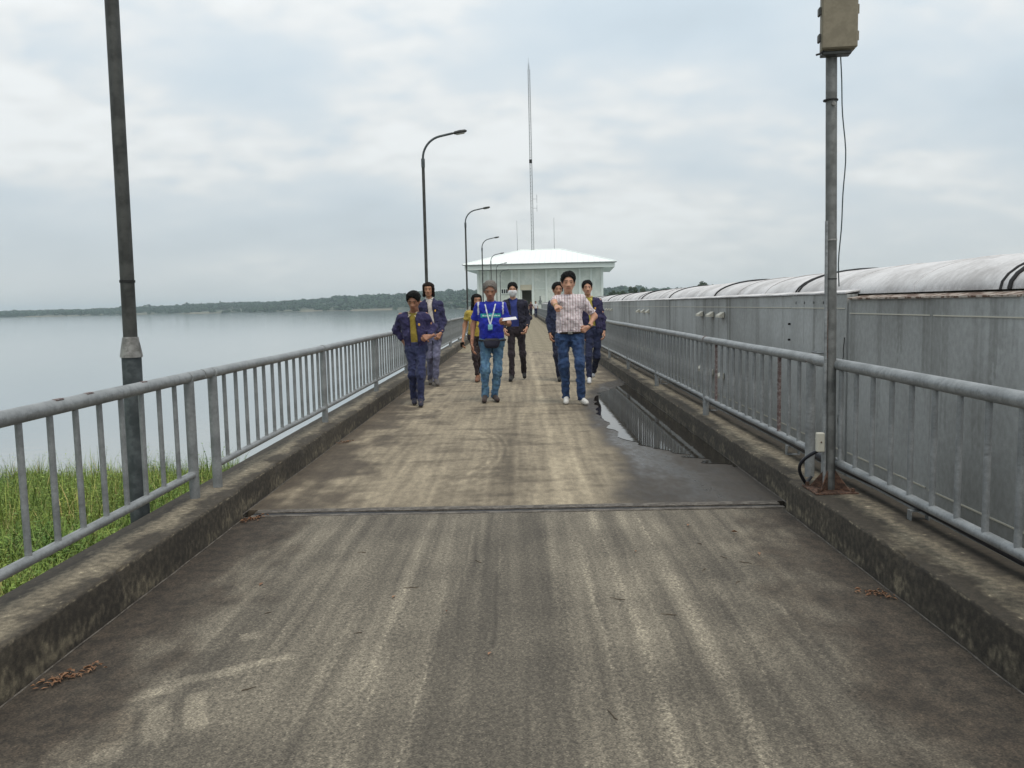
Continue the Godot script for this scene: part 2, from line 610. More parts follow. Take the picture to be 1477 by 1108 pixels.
func near_road_texture() -> Array:
	var w := 960
	var h := 1408
	var z0 := -1.35
	var z1 := JOINT
	var nst := fnl(101, 1.0, 5)
	var npa := fnl(102, 1.3, 4)
	var nfi := fnl(103, 48.0, 3)
	var ned := fnl(104, 3.2, 4)
	var nco := fnl(105, 9.0, 3)
	var r := RandomNumberGenerator.new()
	r.seed = 5
	# worn pale streaks: x at the joint, x nearer, half width, strength, z from, z to
	var streaks := [[0.44, 0.47, 0.030, 0.55, -5.4, -2.2], [0.72, 0.70, 0.028, 0.50, -5.4, -1.8], [0.28, 0.37, 0.022, 0.42, -5.4, -2.0], [0.53, 0.60, 0.020, 0.30, -4.9, -2.0],
		[-0.41, -0.35, 0.022, 0.38, -5.4, -1.2], [-0.24, -0.20, 0.016, 0.25, -5.2, -1.8], [-0.57, -0.58, 0.05, 0.30, -4.2, -1.0], [-0.75, -0.78, 0.035, 0.25, -5.0, -1.6], [0.15, 0.17, 0.03, 0.28, -5.0, -2.6], [0.92, 0.84, 0.04, 0.22, -4.2, -2.2], [-1.0, -1.05, 0.05, 0.2, -5.2, -2.6]]
	var chev := [[-1.34, -2.55, 0.045, 0.17, 0.35], [-1.23, -2.62, 0.04, 0.16, 0.35], [-1.13, -2.70, 0.035, 0.14, 0.35], [-1.36, -2.83, 0.12, 0.045, 0.5], [-1.20, -2.96, 0.14, 0.04, 0.5], [-1.02, -3.08, 0.12, 0.03, 0.5], [-1.16, -3.34, 0.05, 0.05, 0.3], [-1.44, -2.42, 0.05, 0.12, 0.35]]
	# thin scrapes and tyre lines
	for i in 90:
		var sx := r.randf_range(-1.3, 1.2)
		var za := r.randf_range(-5.4, -1.8)
		streaks.append([sx, sx + r.randf_range(-0.05, 0.05), r.randf_range(0.004, 0.010), r.randf_range(-0.35, 0.34), za, za + r.randf_range(0.3, 1.8)])
	var out := PackedByteArray()
	out.resize(w * h * 3)
	var step := (ROAD_R - ROAD_L) / w
	var add := PackedFloat32Array()
	add.resize(w)
	for j in h:
		var z := lerpf(z0, z1, (j + 0.5) / h)
		var along := (z - z1) / (-1.0 - z1)
		var wob := 0.03 * npa.get_noise_1d(z * 0.6)
		add.fill(0.0)
		for s in streaks:
			if z < s[4] or z > s[5]:
				continue
			var cx: float = lerpf(s[0], s[1], along) + wob
			var hw: float = s[2] * 2.2
			for i in range(maxi(0, int((cx - hw - ROAD_L) / step)), mini(w, int((cx + hw - ROAD_L) / step))):
				var dx: float = (ROAD_L + (i + 0.5) * step - cx) / s[2]
				add[i] += (0.44 if s[2] > 0.012 else 0.8) * s[3] * exp(-dx * dx)
		for i in w:
			var x := lerpf(ROAD_L, ROAD_R, (i + 0.5) / w)
			var st := nst.get_noise_2d(x * 11.0, z * 0.32 + 0.2 * x)
			var pa := npa.get_noise_2d(x, z)
			var fi := nfi.get_noise_2d(x, z * 0.7)
			var ed := ned.get_noise_2d(x, z * 0.6)
			var s2 := nst.get_noise_2d(x * 3.6 + 50.0, z * 0.22)
			var t := 0.45 + st * 0.26 + s2 * 0.26 + pa * 0.22 + fi * 0.10
			var lane := (1.0 - smoothstep(0.17, 0.30, absf(x + 0.14 + 0.05 * s2 + 0.03 * pa))) * clampf(0.35 + along * 0.75, 0.0, 1.0)
			t -= lane * (0.30 + 0.25 * st + 0.1 * pa)
			t += add[i] * clampf(0.62 + 0.9 * fi + 0.9 * pa + 0.5 * st, 0.0, 1.4)
			if x < -0.9 and z > -3.6:
				for c in chev:
					var ca := cos(c[4])
					var sa := sin(c[4])
					var ux: float = (x - c[0]) * ca - (z - c[1]) * sa
					var uz: float = (x - c[0]) * sa + (z - c[1]) * ca
					var q: float = maxf(absf(ux) / c[2], absf(uz) / c[3]) + ed * 0.5
					t += 0.34 * (1.0 - smoothstep(0.6, 1.25, q))
			# dirt collected along both kerbs, ragged edge
			var dl := smoothstep(-1.22, -1.66, x + ed * 0.26 + 0.08 * pa)
			var lim := lerpf(1.40, 0.86, clampf(along, 0.0, 1.0))
			var dr := smoothstep(lim - 0.16, lim + 0.36, x + ed * 0.30 + pa * 0.14)
			var dirt := clampf(maxf(dl * 0.95, dr * 0.92), 0.0, 1.0)
			t = clampf(t, 0.0, 1.25)
			var g := r.randf()
			var sp := (g - 0.5) * 0.52
			if g > 0.985:
				sp += 0.30
			elif g < 0.02:
				sp -= 0.22
			var k := 1.0 + sp + fi * 0.13
			var cr := lerpf(64.0, 146.0, t)
			var cg := lerpf(59.0, 137.0, t)
			var cb := lerpf(52.0, 120.0, t)
			var co := 0.75 + 0.35 * nco.get_noise_2d(x, z) + 0.1 * fi
			cr = lerpf(cr, 66.0 * co, dirt * 0.84)
			cg = lerpf(cg, 56.0 * co, dirt * 0.84)
			cb = lerpf(cb, 46.0 * co, dirt * 0.84)
			var o := (j * w + i) * 3
			out[o] = int(clampf(cr * k, 8, 235))
			out[o + 1] = int(clampf(cg * k, 8, 235))
			out[o + 2] = int(clampf(cb * k, 8, 235))
	var im := Image.create_from_data(w, h, false, Image.FORMAT_RGB8, out)
	return [ImageTexture.create_from_image(im), z0, z1]

var WET := [[-24.0, 3.0], [-15.2, 2.2], [-14.0, 1.52], [-12.2, 1.16], [-10.6, 1.03], [-9.35, 1.00], [-8.26, 1.04], [-7.2, 1.06], [-6.3, 0.98], [-5.4, 0.88]]

func span_road_texture() -> Array:
	var w := 768
	var h := 1536
	var z0 := JOINT
	var z1 := JOINT - SPAN
	var nst := fnl(111, 1.0, 5)
	var npa := fnl(112, 0.8, 5)
	var ntr := fnl(113, 1.0, 4)
	var nfi := fnl(114, 14.0, 3)
	var ned := fnl(115, 2.2, 4)
	var r := RandomNumberGenerator.new()
	r.seed = 6
	var out := PackedByteArray()
	out.resize(w * h * 3)
	var rough := PackedByteArray()
	rough.resize(w * h)
	for j in h:
		var z := lerpf(z0, z1, (j + 0.5) / h)
		var wet_x := curve_at(WET, z)
		for i in w:
			var x := lerpf(ROAD_L, ROAD_R, (i + 0.5) / w)
			var st := nst.get_noise_2d(x * 9.0, z * 0.4)
			var pa := npa.get_noise_2d(x, z * 0.6)
			var tr := ntr.get_noise_2d(x * 1.1 + 0.3 * z, z * 2.6)
			var fi := nfi.get_noise_2d(x, z * 0.5)
			var ed := ned.get_noise_2d(x, z * 0.5)
			var t := 0.60 + st * 0.30 + pa * 0.24 + fi * 0.06 - maxf(tr, 0.0) * 0.6
			t += 0.26 * exp(-pow((x - 0.27 - 0.03 * pa) / 0.06, 2.0)) + 0.2 * exp(-pow((x - 0.46) / 0.03, 2.0)) * smoothstep(-11.0, -7.0, z)
			t -= 0.30 * exp(-pow((x + 0.12 - 0.05 * pa) / 0.10, 2.0)) * smoothstep(-14.0, -6.5, z)
			# curved tyre scrub marks
			var ax := (x + 0.55) / 0.36
			var az := (z + 7.6) / 1.35
			var rad := sqrt(ax * ax + az * az)
			if rad > 0.55 and rad < 1.3 and ax > -0.1:
				t += 0.16 * sin(rad * 34.0) * smoothstep(0.55, 0.7, rad) * (1.0 - smoothstep(1.1, 1.3, rad)) * (0.6 + fi)
			# dirty margin by the kerbs
			var dl := smoothstep(-1.15, -1.75, x + ed * 0.75)
			var dr := smoothstep(1.25, 1.75, x + ed * 0.5)
			var dirt := maxf(dl * 0.8, dr * 0.7)
			# damp concrete
			var q := x - wet_x + 0.22 + ed * 0.12 + fi * 0.03
			var wet := smoothstep(-0.11, 0.13, q + 0.05 * st)
			var halo := smoothstep(-0.34, 0.0, q + pa * 0.15) * 0.35
			t = clampf(t, 0.0, 1.2)
			var g := r.randf()
			var k := 1.0 + (g - 0.5) * 0.16 + fi * 0.09
			var cr := lerpf(lerpf(86.0, 164.0, t), 56.0, dirt * 0.8)
			var cg := lerpf(lerpf(77.0, 151.0, t), 48.0, dirt * 0.8)
			var cb := lerpf(lerpf(64.0, 128.0, t), 40.0, dirt * 0.8)
			var dk := lerpf(1.0, 0.72, halo)
			cr = lerpf(cr * dk, 50.0 + 16.0 * t, wet)
			cg = lerpf(cg * dk, 45.0 + 14.0 * t, wet)
			cb = lerpf(cb * dk, 39.0 + 12.0 * t, wet)
			var o := j * w + i
			out[o * 3] = int(clampf(cr * k, 8, 240))
			out[o * 3 + 1] = int(clampf(cg * k, 8, 240))
			out[o * 3 + 2] = int(clampf(cb * k, 8, 240))
			var film := exp(-pow((x - lerpf(1.38, 1.10, clampf((-5.5 - z) / 1.6, 0.0, 1.0)) + 0.3 * ed + 0.1 * pa) / 0.19, 2.0))
			rough[o] = int(255.0 * clampf(lerpf(0.93, lerpf(0.72, 0.33, film) + 0.16 * fi, wet), 0.14, 1.0))
	var im := Image.create_from_data(w, h, false, Image.FORMAT_RGB8, out)
	var ri := Image.create_from_data(w, h, false, Image.FORMAT_L8, rough)
	return [ImageTexture.create_from_image(im), ImageTexture.create_from_image(ri), z0, z1]

func slab_mesh(z_near: float, z_far: float, v_near: float, v_far: float) -> ArrayMesh:
	var b := MB.new()
	b.quad(V(ROAD_L, 0, z_near), V(ROAD_R, 0, z_near), V(ROAD_R, 0, z_far), V(ROAD_L, 0, z_far), Vector3.UP, [Vector2(0, v_near), Vector2(1, v_near), Vector2(1, v_far), Vector2(0, v_far)])
	var y := -0.35
	b.quad(V(ROAD_L, 0, z_far), V(ROAD_R, 0, z_far), V(ROAD_R, y, z_far), V(ROAD_L, y, z_far), Vector3.FORWARD)
	b.quad(V(ROAD_L, 0, z_near), V(ROAD_R, 0, z_near), V(ROAD_R, y, z_near), V(ROAD_L, y, z_near), Vector3.BACK)
	b.quad(V(ROAD_L, 0, z_near), V(ROAD_L, 0, z_far), V(ROAD_L, y, z_far), V(ROAD_L, y, z_near), Vector3.LEFT)
	b.quad(V(ROAD_R, 0, z_near), V(ROAD_R, 0, z_far), V(ROAD_R, y, z_far), V(ROAD_R, y, z_near), Vector3.RIGHT)
	b.quad(V(ROAD_L, y, z_near), V(ROAD_R, y, z_near), V(ROAD_R, y, z_far), V(ROAD_L, y, z_far), Vector3.DOWN)
	return b.mesh()

func build_bridge() -> void:
	var near := near_road_texture()
	var nm := mat(Color(1, 1, 1), 0.92)
	nm.albedo_texture = near[0]
	nm.uv1_scale = Vector3(1, 1, 1)
	var z0: float = near[1]
	var z1: float = near[2]
	structure("road_deck", slab_mesh(4.0, JOINT + 0.07, (4.0 - z0) / (z1 - z0), (JOINT + 0.07 - z0) / (z1 - z0)), nm)
	var sp := span_road_texture()
	var sm := mat(Color(1, 1, 1), 1.0)
	sm.albedo_texture = sp[0]
	sm.roughness_texture = sp[1]
	sm.roughness_texture_channel = BaseMaterial3D.TEXTURE_CHANNEL_RED
	structure("road_deck", slab_mesh(JOINT - 0.11, JOINT - SPAN + 0.02, 0.11 / SPAN, 1.0 - 0.02 / SPAN), sm)
	for k in range(1, 6):
		var za := JOINT - SPAN * k - 0.02
		var zb := maxf(JOINT - SPAN * (k + 1) + 0.02, -111.6)
		if zb < za:
			structure("road_deck", slab_mesh(za, zb, 0, 1), M.deck)
	# girder below the slabs and piers in the water
	structure("bridge_girder", box_mesh(V(-1.7, -1.5, -111.0), V(1.6, -0.36, 4.0)), M.deck)
	for k in range(1, 6):
		structure("bridge_pier", box_mesh(V(-1.5, -9.0, JOINT - SPAN * k - 0.7), V(1.4, -1.51, JOINT - SPAN * k + 0.7), 0.1), M.deck)
	# expansion joint: rubber strip between two steel nosings
	var j := thing("expansion_joint", "dark rubber expansion joint strip crossing the concrete deck", "expansion joint", V(0, 0, JOINT))
	var wob := fnl(131, 0.9, 3)
	for s in [0, 1, 2]:
		var b := MB.new()
		var n := 34
		for i in n:
			var x0 := lerpf(-1.80, 1.70, float(i) / n)
			var x1 := lerpf(-1.80, 1.70, float(i + 1) / n)
			var za: float = [0.030, 0.080, -0.030][s]
			var zb: float = [-0.028, 0.032, -0.112][s]
			var ya: float = [-0.004, 0.003, 0.004][s]
			var d0 := wob.get_noise_1d(x0 + s * 9.0) * 0.006
			var d1 := wob.get_noise_1d(x1 + s * 9.0) * 0.006
			b.quad(V(x0, ya + d0, za + d0), V(x1, ya + d1, za + d1), V(x1, ya + d1, zb + d1), V(x0, ya + d0, zb + d0), Vector3.UP)
			b.quad(V(x0, ya + d0, za + d0), V(x1, ya + d1, za + d1), V(x1, -0.05, za + d1), V(x0, -0.05, za + d0), Vector3.BACK)
			b.quad(V(x0, ya + d0, zb + d0), V(x1, ya + d1, zb + d1), V(x1, -0.05, zb + d1), V(x0, -0.05, zb + d0), Vector3.FORWARD)
		part(["rubber_strip", "steel_nosing", "steel_nosing"][s], b.mesh(), [M.rubber, M.nosing, M.nosing][s], j)
	# standing water beside the kerb
	var pm := mat(srgb(0.022, 0.019, 0.015), 0.035)
	pm.normal_enabled = true
	pm.normal_texture = bump(402, 256, 0.03, 2, 1.5)
	pm.normal_scale = 0.03
	triplanar(pm, 0.8)
	var pn := fnl(141, 0.9, 4)
	for a in [[-6.7, -13.9, -0.06, 0.0]]:
		var b := MB.new()
		var n := 320
		var pl := []
		var pr := []
		for i in n + 1:
			var t := float(i) / n
			var z := lerpf(a[0], a[1], t)
			var xl: float = curve_at(WET, z) + a[2] + 0.09 * pn.get_noise_1d(z * 1.7) + 0.014 * pn.get_noise_1d(z * 4.0)
			var xr: float = 1.755 - a[3] * (0.6 + 0.8 * pn.get_noise_1d(z * 2.0 + 7.0))
			var close := pow(clampf((z + 8.3) / 1.6, 0.0, 1.0), 1.3) + pow(clampf((-12.4 - z) / 1.5, 0.0, 1.0), 1.6)
			xl = lerpf(xl, xr, clampf(close * (1.0 + 0.35 * pn.get_noise_1d(z * 5.0)), 0.0, 1.0))
			pl.append(V(minf(xl, xr), 0.004, z))
			pr.append(V(xr, 0.004, z))
		for i in n:
			b.quad(pl[i], pr[i], pr[i + 1], pl[i + 1], Vector3.UP)
		var p := structure("puddle", b.mesh(), pm)
		p.set_meta("label", "shallow puddle on the deck along the kerb")

# ---------------------------------------------------------------- kerbs
func kerb_texture() -> ImageTexture:
	var w := 384
	var h := 2048
	var n1 := fnl(151, 1.0, 5)
	var n2 := fnl(152, 5.0, 4)
	var n3 := fnl(153, 22.0, 3)
	var n4 := fnl(154, 1.0, 4)
	var r := RandomNumberGenerator.new()
	r.seed = 8
	var out := PackedByteArray()
	out.resize(w * h * 3)
	for j in h:
		var z := j / float(h) * 9.5
		for i in w:
			var s := (i + 0.5) / w * 0.57   # metres along the profile: 0.19 of face, then the top
			var a := n1.get_noise_2d(s * 3.0, z * 1.2)
			var b := n2.get_noise_2d(s, z)
			var f := n3.get_noise_2d(s, z)
			var t := 0.5 + a * 0.5 + b * 0.25 + f * 0.2
			var c := Vector3(60, 54, 45)
			var d := Vector3(142, 132, 112)
			if s < 0.19:
				# face: black algae runs with bare patches
				var run := n4.get_noise_2d(z * 3.2, s * 5.0)
				t = 0.13 + 0.25 * a + 0.55 * smoothstep(0.12, 0.75, run * 0.6 + b * 0.45 + f * 0.25 + 0.42 * (1.0 - absf(s - 0.055) / 0.05)) + f * 0.16 + 0.5 * smoothstep(0.176, 0.19, s + 0.012 * b) * smoothstep(0.0, 0.5, f + b)
				c = Vector3(52, 47, 40)
				d = Vector3(122, 113, 94)
			else:
				var u := (s - 0.19) / 0.38
				var edge := 1.15 * smoothstep(0.52, 0.84, u + 0.34 * a + 0.14 * b) + 0.75 * (1.0 - smoothstep(0.10, 0.40, u + 0.30 * a + 0.12 * b))
				t = t * 0.8 + 0.12 - 0.62 * edge
				if b + f > 0.95:
					t += 0.4
			t = clampf(t, 0.0, 1.1)
			var k := 1.0 + (r.randf() - 0.5) * 0.36 + f * 0.2
			var q := c.lerp(d, t) * k
			var o := (j * w + i) * 3
			out[o] = int(clampf(q.x, 6, 230))
			out[o + 1] = int(clampf(q.y, 6, 230))
			out[o + 2] = int(clampf(q.z, 6, 230))
	return ImageTexture.create_from_image(Image.create_from_data(w, h, false, Image.FORMAT_RGB8, out))

# side -1 left, +1 right; xf = face, xb = back, top height
func kerb_mesh(side: float, xf: float, xb: float, top: float, za: float, zb: float, step: float, voff: float) -> ArrayMesh:
	var b := MB.new()
	var nz := fnl(161 + int(side), 1.2, 4)
	var n2 := fnl(163, 7.0, 3)
	var r := 0.016
	# profile from the road up the face, over the rounded edge, across the top, down the back
	var prof := [[xf, -0.03], [xf + side * 0.004, top * 0.5], [xf + side * 0.008, top - r], [xf + side * (0.008 + r * 0.3), top - r * 0.3], [xf + side * (0.008 + r), top], [xf + side * 0.11, top], [xf + side * 0.22, top + 0.002], [xb - side * 0.02, top - 0.002], [xb, top - 0.02], [xb, -0.34]]
	var us := [0.0, 0.17, 0.30, 0.335, 0.37, 0.53, 0.70, 0.97, 1.0, 1.0]
	var n := int(ceil((za - zb) / step))
	var rows := []
	for i in n + 1:
		var z := lerpf(za, zb, float(i) / n)
		var row := []
		for k in prof.size():
			var x: float = prof[k][0]
			var y: float = prof[k][1]
			var e := 0.006 * nz.get_noise_2d(z * 2.0, k * 3.0)
			if k >= 2 and k <= 4:
				var chip := maxf(0.0, n2.get_noise_2d(z, 3.0) - 0.18) * 0.05 * (1.3 if k == 3 else 0.7)
				x += side * chip
				y -= chip
			if k > 0 and k < prof.size() - 1:
				x += e * 0.5
				y += e * 0.6
			row.append(b.vert(V(x, y, z), Vector3.UP, Vector2(us[k], (z + voff) / 9.5)))
		rows.append(row)
	for i in n:
		for k in prof.size() - 1:
			var q: Array = [rows[i][k], rows[i][k + 1], rows[i + 1][k + 1], rows[i + 1][k]]
			if side > 0:
				b.ix.append_array([q[0], q[1], q[2], q[0], q[2], q[3]])
			else:
				b.ix.append_array([q[0], q[2], q[1], q[0], q[3], q[2]])
	var m := smooth(b)
	# ends
	var e := MB.new()
	for row in [rows[0], rows[n]]:
		var out := Vector3.BACK if row == rows[0] else Vector3.FORWARD
		for k in range(1, prof.size() - 2):
			e.tri(b.v[row[0]], b.v[row[k]], b.v[row[k + 1]], out)
		e.tri(b.v[row[0]], b.v[row[prof.size() - 2]], b.v[row[prof.size() - 1]], out)
	for i in e.uv.size():
		e.uv[i] = Vector2(0.1 + absf(e.v[i].x - xf) * 0.3, e.v[i].y * 0.3)
	var st := SurfaceTool.new()
	st.append_from(m, 0, Transform3D.IDENTITY)
	st.append_from(e.mesh(), 0, Transform3D.IDENTITY)
	return st.commit()

func build_kerbs() -> void:
	var km := mat(Color(1, 1, 1), 0.93)
	km.albedo_texture = kerb_texture()
	M.kerb = km
	structure("kerb", kerb_mesh(-1, -1.83, -2.19, 0.195, 4.0, -5.30, 0.045, 1.3), km)
	structure("kerb", kerb_mesh(1, 1.685, 2.14, 0.20, 4.0, -5.27, 0.045, 5.1), km)
	structure("kerb", kerb_mesh(-1, -1.875, -2.22, 0.178, -5.345, JOINT - SPAN + 0.02, 0.07, 3.7), km)
	structure("kerb", kerb_mesh(1, 1.755, 2.16, 0.178, -5.315, JOINT - SPAN + 0.02, 0.07, 0.4), km)
	for k in range(1, 6):
		var za := JOINT - SPAN * k - 0.02
		var zb := maxf(JOINT - SPAN * (k + 1) + 0.02, -111.5)
		if zb < za:
			structure("kerb", kerb_mesh(-1, -1.875, -2.22, 0.178, za, zb, 0.6, k * 2.3), km)
			structure("kerb", kerb_mesh(1, 1.755, 2.16, 0.178, za, zb, 0.6, k * 1.7 + 4.0), km)
	# pale sealant squeezed along the foot of each near kerb
	var sn := fnl(165, 0.8, 3)
	for q in [[-1.826, 3.9, -5.28], [1.681, 3.9, -5.25], [-1.871, -5.36, -24.2], [1.751, -5.33, -24.2]]:
		var pts := []
		for i in 60:
			var z := lerpf(q[1], q[2], i / 59.0)
			pts.append(V(q[0] + 0.004 * sn.get_noise_1d(z * 4.0), 0.001 + 0.003 * sn.get_noise_1d(z * 9.0), z))
		structure("kerb_sealant", tube_mesh(pts, [0.0038], 6), M.nosing)
	# ledge of the deck outside the kerbs, which carries the lamp posts
	structure("deck_edge", box_mesh(V(-2.62, -0.40, -111.0), V(-1.96, -0.13, 4.0), 0.02), M.deck)
	structure("deck_edge", box_mesh(V(1.87, -0.40, -111.0), V(2.70, -0.13, 4.0), 0.02), M.deck)

# ---------------------------------------------------------------- railings
func railing_section(side: String, x: float, za: float, zb: float, posts: Array, base_y: float, top_y: float, bot_y: float, label: String, single: bool, rusty := []) -> void:
	var t := thing("railing", label, "railing", V(x, base_y, (za + zb) * 0.5), "railings along the walkway")
	var zc := (za + zb) * 0.5
	var ty := top_y - base_y
	var by := bot_y - base_y
	var fine: bool = absf(za) < 30.0
	var wob := fnl(171, 0.35, 2)
	var pts := []
	var n := int(maxf(2, (za - zb) / (0.8 if fine else 4.0)))
	for i in n + 1:
		var z := lerpf(za, zb, float(i) / n)
		pts.append(V(0.006 * wob.get_noise_1d(z), ty + 0.006 * wob.get_noise_1d(z + 50.0), z - zc))
	part("top_rail", tube_mesh(pts, [0.034], 16 if fine else 8), M.paint, t)
	pts = []
	for i in n + 1:
		var z := lerpf(posts[0] if posts.size() > 0 and posts[0] < za else za, posts[-1], float(i) / n)
		if posts.size() == 0 or side == "near":
			z = lerpf(za, posts[-1] if posts.size() > 0 else zb, float(i) / n)
		pts.append(V(0.006 * wob.get_noise_1d(z + 9.0), by + 0.006 * wob.get_noise_1d(z + 70.0), z - zc))
	part("bottom_rail", tube_mesh(pts, [0.023], 12 if fine else 6), M.paint, t)
	if side == "near" and x < 0.0:
		for q in [-3.88, -3.62, -4.45]:
			part("paint_scar", box_mesh(V(-0.014, ty + 0.026, -0.03), V(0.012, ty + 0.0362, 0.03), 0.003), M.primer, t, V(0.004, 0, q - zc))
	for z in posts:
		part("post", tube_mesh([V(0, 0.0, 0), V(0, ty - 0.02, 0)], [0.031], 14 if fine else 6), M.paint, t, V(0, 0, z - zc))
		if fine:
			part("weld_ring", tube_mesh([V(0, ty, -0.02), V(0, ty, 0.02)], [0.0365], 14), M.primer if rusty.has(snappedf(z, 0.01)) else M.paint, t, V(0, 0, z - zc))
	var zs := []
	var all := posts.duplicate()
	if side == "near":
		all.push_front(za)
	for i in all.size() - 1:
		var gap: float = all[i] - all[i + 1]
		var cnt := int(round(gap / 0.222))
		for k in range(1, cnt):
			zs.append(lerpf(all[i], all[i + 1], float(k) / cnt))
	var bal := tube_mesh([V(0, by, 0), V(0, ty, 0)], [0.0145], 8 if fine else 5, false)
	if single:
		var k := 0
		for z in zs:
			var lean := 0.012 * wob.get_noise_1d(z * 30.0)
			var red: bool = side == "right" and k in [2, 11]
			var o := part("baluster", bal, M.primer if red else M.paint, t, V(0.003 * wob.get_noise_1d(z * 40.0), 0, z - zc))
			o.rotation.x = lean
			k += 1
	else:
		var b := MB.new()
		for z in zs:
			b.tube([V(0, by, z - zc), V(0, ty, z - zc)], [0.0145], 4, false)
		var o := part("balusters", b.mesh(), M.paint, t)
		o.set_meta("kind", "stuff")

func build_railings() -> void:
	var post_l := []
	var post_r := []
	for i in 7:
		post_l.append(-5.46 - 3.09 * i)
		post_r.append(-5.46 - 3.09 * i)
	railing_section("near", -2.045, 3.9, -5.27, [1.03, -2.02, -5.07], 0.195, 0.945, 0.345, "scuffed grey railing above the grassy bank, ending in two posts by the joint", true)
	railing_section("near", 1.885, 3.9, -5.27, [1.03, -2.02, -5.12], 0.20, 0.958, 0.372, "grey railing beside the grey wall, starting at the box pole's foot", true)
	railing_section("left", -2.045, -5.29, -24.16, post_l, 0.178, 0.945, 0.33, "grey railing on the water side beside the walking group", true)
	railing_section("right", 1.90, -5.29, -24.16, post_r, 0.178, 0.960, 0.36, "grey railing with rusty weld ring and two red primed bars, on the housing side", true, [-5.46, -8.55])
	for k in range(1, 6):
		var za := JOINT - SPAN * k - 0.03
		var zb := maxf(JOINT - SPAN * (k + 1) + 0.03, -110.8)
		var ps := []
		var cnt := int(round((za - zb) / 3.09))
		for i in cnt + 1:
			ps.append(lerpf(za - 0.06, zb + 0.06, float(i) / cnt))
		var nth: String = ["second", "third", "fourth", "fifth", "sixth"][k - 1]
		railing_section("left", -2.045, za, zb, ps, 0.178, 0.945, 0.33, "grey water side railing on the %s span of the bridge" % nth, k == 1)
		railing_section("right", 1.90, za, zb, ps, 0.178, 0.960, 0.36, "grey housing side railing on the %s span of the bridge" % nth, k == 1)
	# black conduit on small brackets behind the housing side railing
	var c := thing("cable_conduit", "black cable conduit running along the kerb behind the railing", "conduit", V(2.045, 0.20, 0))
	var pts := []
	var wob := fnl(181, 0.5, 2)
	for i in 60:
		var z := lerpf(3.8, -70.0, pow(i / 59.0, 1.5))
		pts.append(V(0.02 * wob.get_noise_1d(z), 0.075 + 0.016 * wob.get_noise_1d(z + 30.0), z))
	part("pipe", tube_mesh(pts, [0.030], 10), M.cable, c)
	var bm := MB.new()
	bm.box(V(-0.05, -0.024, -0.02), V(0.05, -0.016, 0.02))
	bm.box(V(-0.05, -0.016, -0.02), V(-0.043, 0.045, 0.02))
	bm.box(V(0.043, -0.016, -0.02), V(0.05, 0.045, 0.02))
	bm.box(V(-0.05, 0.045, -0.02), V(0.05, 0.052, 0.02))
	for z in [-4.25, -6.25, -8.9, -11.9, -14.9, -17.9, -20.9]:
		part("bracket", bm.mesh(), M.paint, c, V(0, 0.0, z))

# ---------------------------------------------------------------- grey steel housing with the arched roof
const WALL_X := 2.75

func wall_texture() -> ImageTexture:
	var w := 1536
	var h := 512
	var n1 := fnl(191, 1.0, 4)
	var n2 := fnl(192, 0.6, 4)
	var n3 := fnl(193, 20.0, 3)
	var n4 := fnl(194, 1.0, 3)
	var r := RandomNumberGenerator.new()
	r.seed = 9
	var out := PackedByteArray()
	out.resize(w * h * 3)
	var streak := PackedFloat32Array()
	var reach := PackedFloat32Array()
	for i in w:
		var z := i / float(w) * 10.0
		streak.append(clampf(-0.05 + n1.get_noise_1d(z * 2.6) * 1.3 + 0.45 * n1.get_noise_1d(z * 15.0 + 90.0), 0.0, 1.0))
		reach.append(0.16 + 0.45 * clampf(n4.get_noise_1d(z * 3.0 + 40.0) + 0.3, 0.0, 1.0) + 0.12 * n4.get_noise_1d(z * 19.0))
	for j in h:
		var y := j / float(h)      # 0 at the top of the wall
		for i in w:
			var z := i / float(w) * 10.0
			var a := n2.get_noise_2d(z, y * 1.5)
			var f := n3.get_noise_2d(z, y * 1.5)
			var s := streak[i] * (1.0 - smoothstep(reach[i] * 0.7, reach[i], y + 0.06 * f))
			var t := clampf(0.62 + a * 0.35 + f * 0.12 - s * 0.45, 0.0, 1.0)
			var k := 1.0 + (r.randf() - 0.5) * 0.05
			var o := (j * w + i) * 3
			out[o] = int(clampf(lerpf(92.0, 184.0, t) * k, 0, 255))
			out[o + 1] = int(clampf(lerpf(92.0, 187.0, t) * k, 0, 255))
			out[o + 2] = int(clampf(lerpf(88.0, 187.0, t) * k, 0, 255))
	return ImageTexture.create_from_image(Image.create_from_data(w, h, false, Image.FORMAT_RGB8, out))

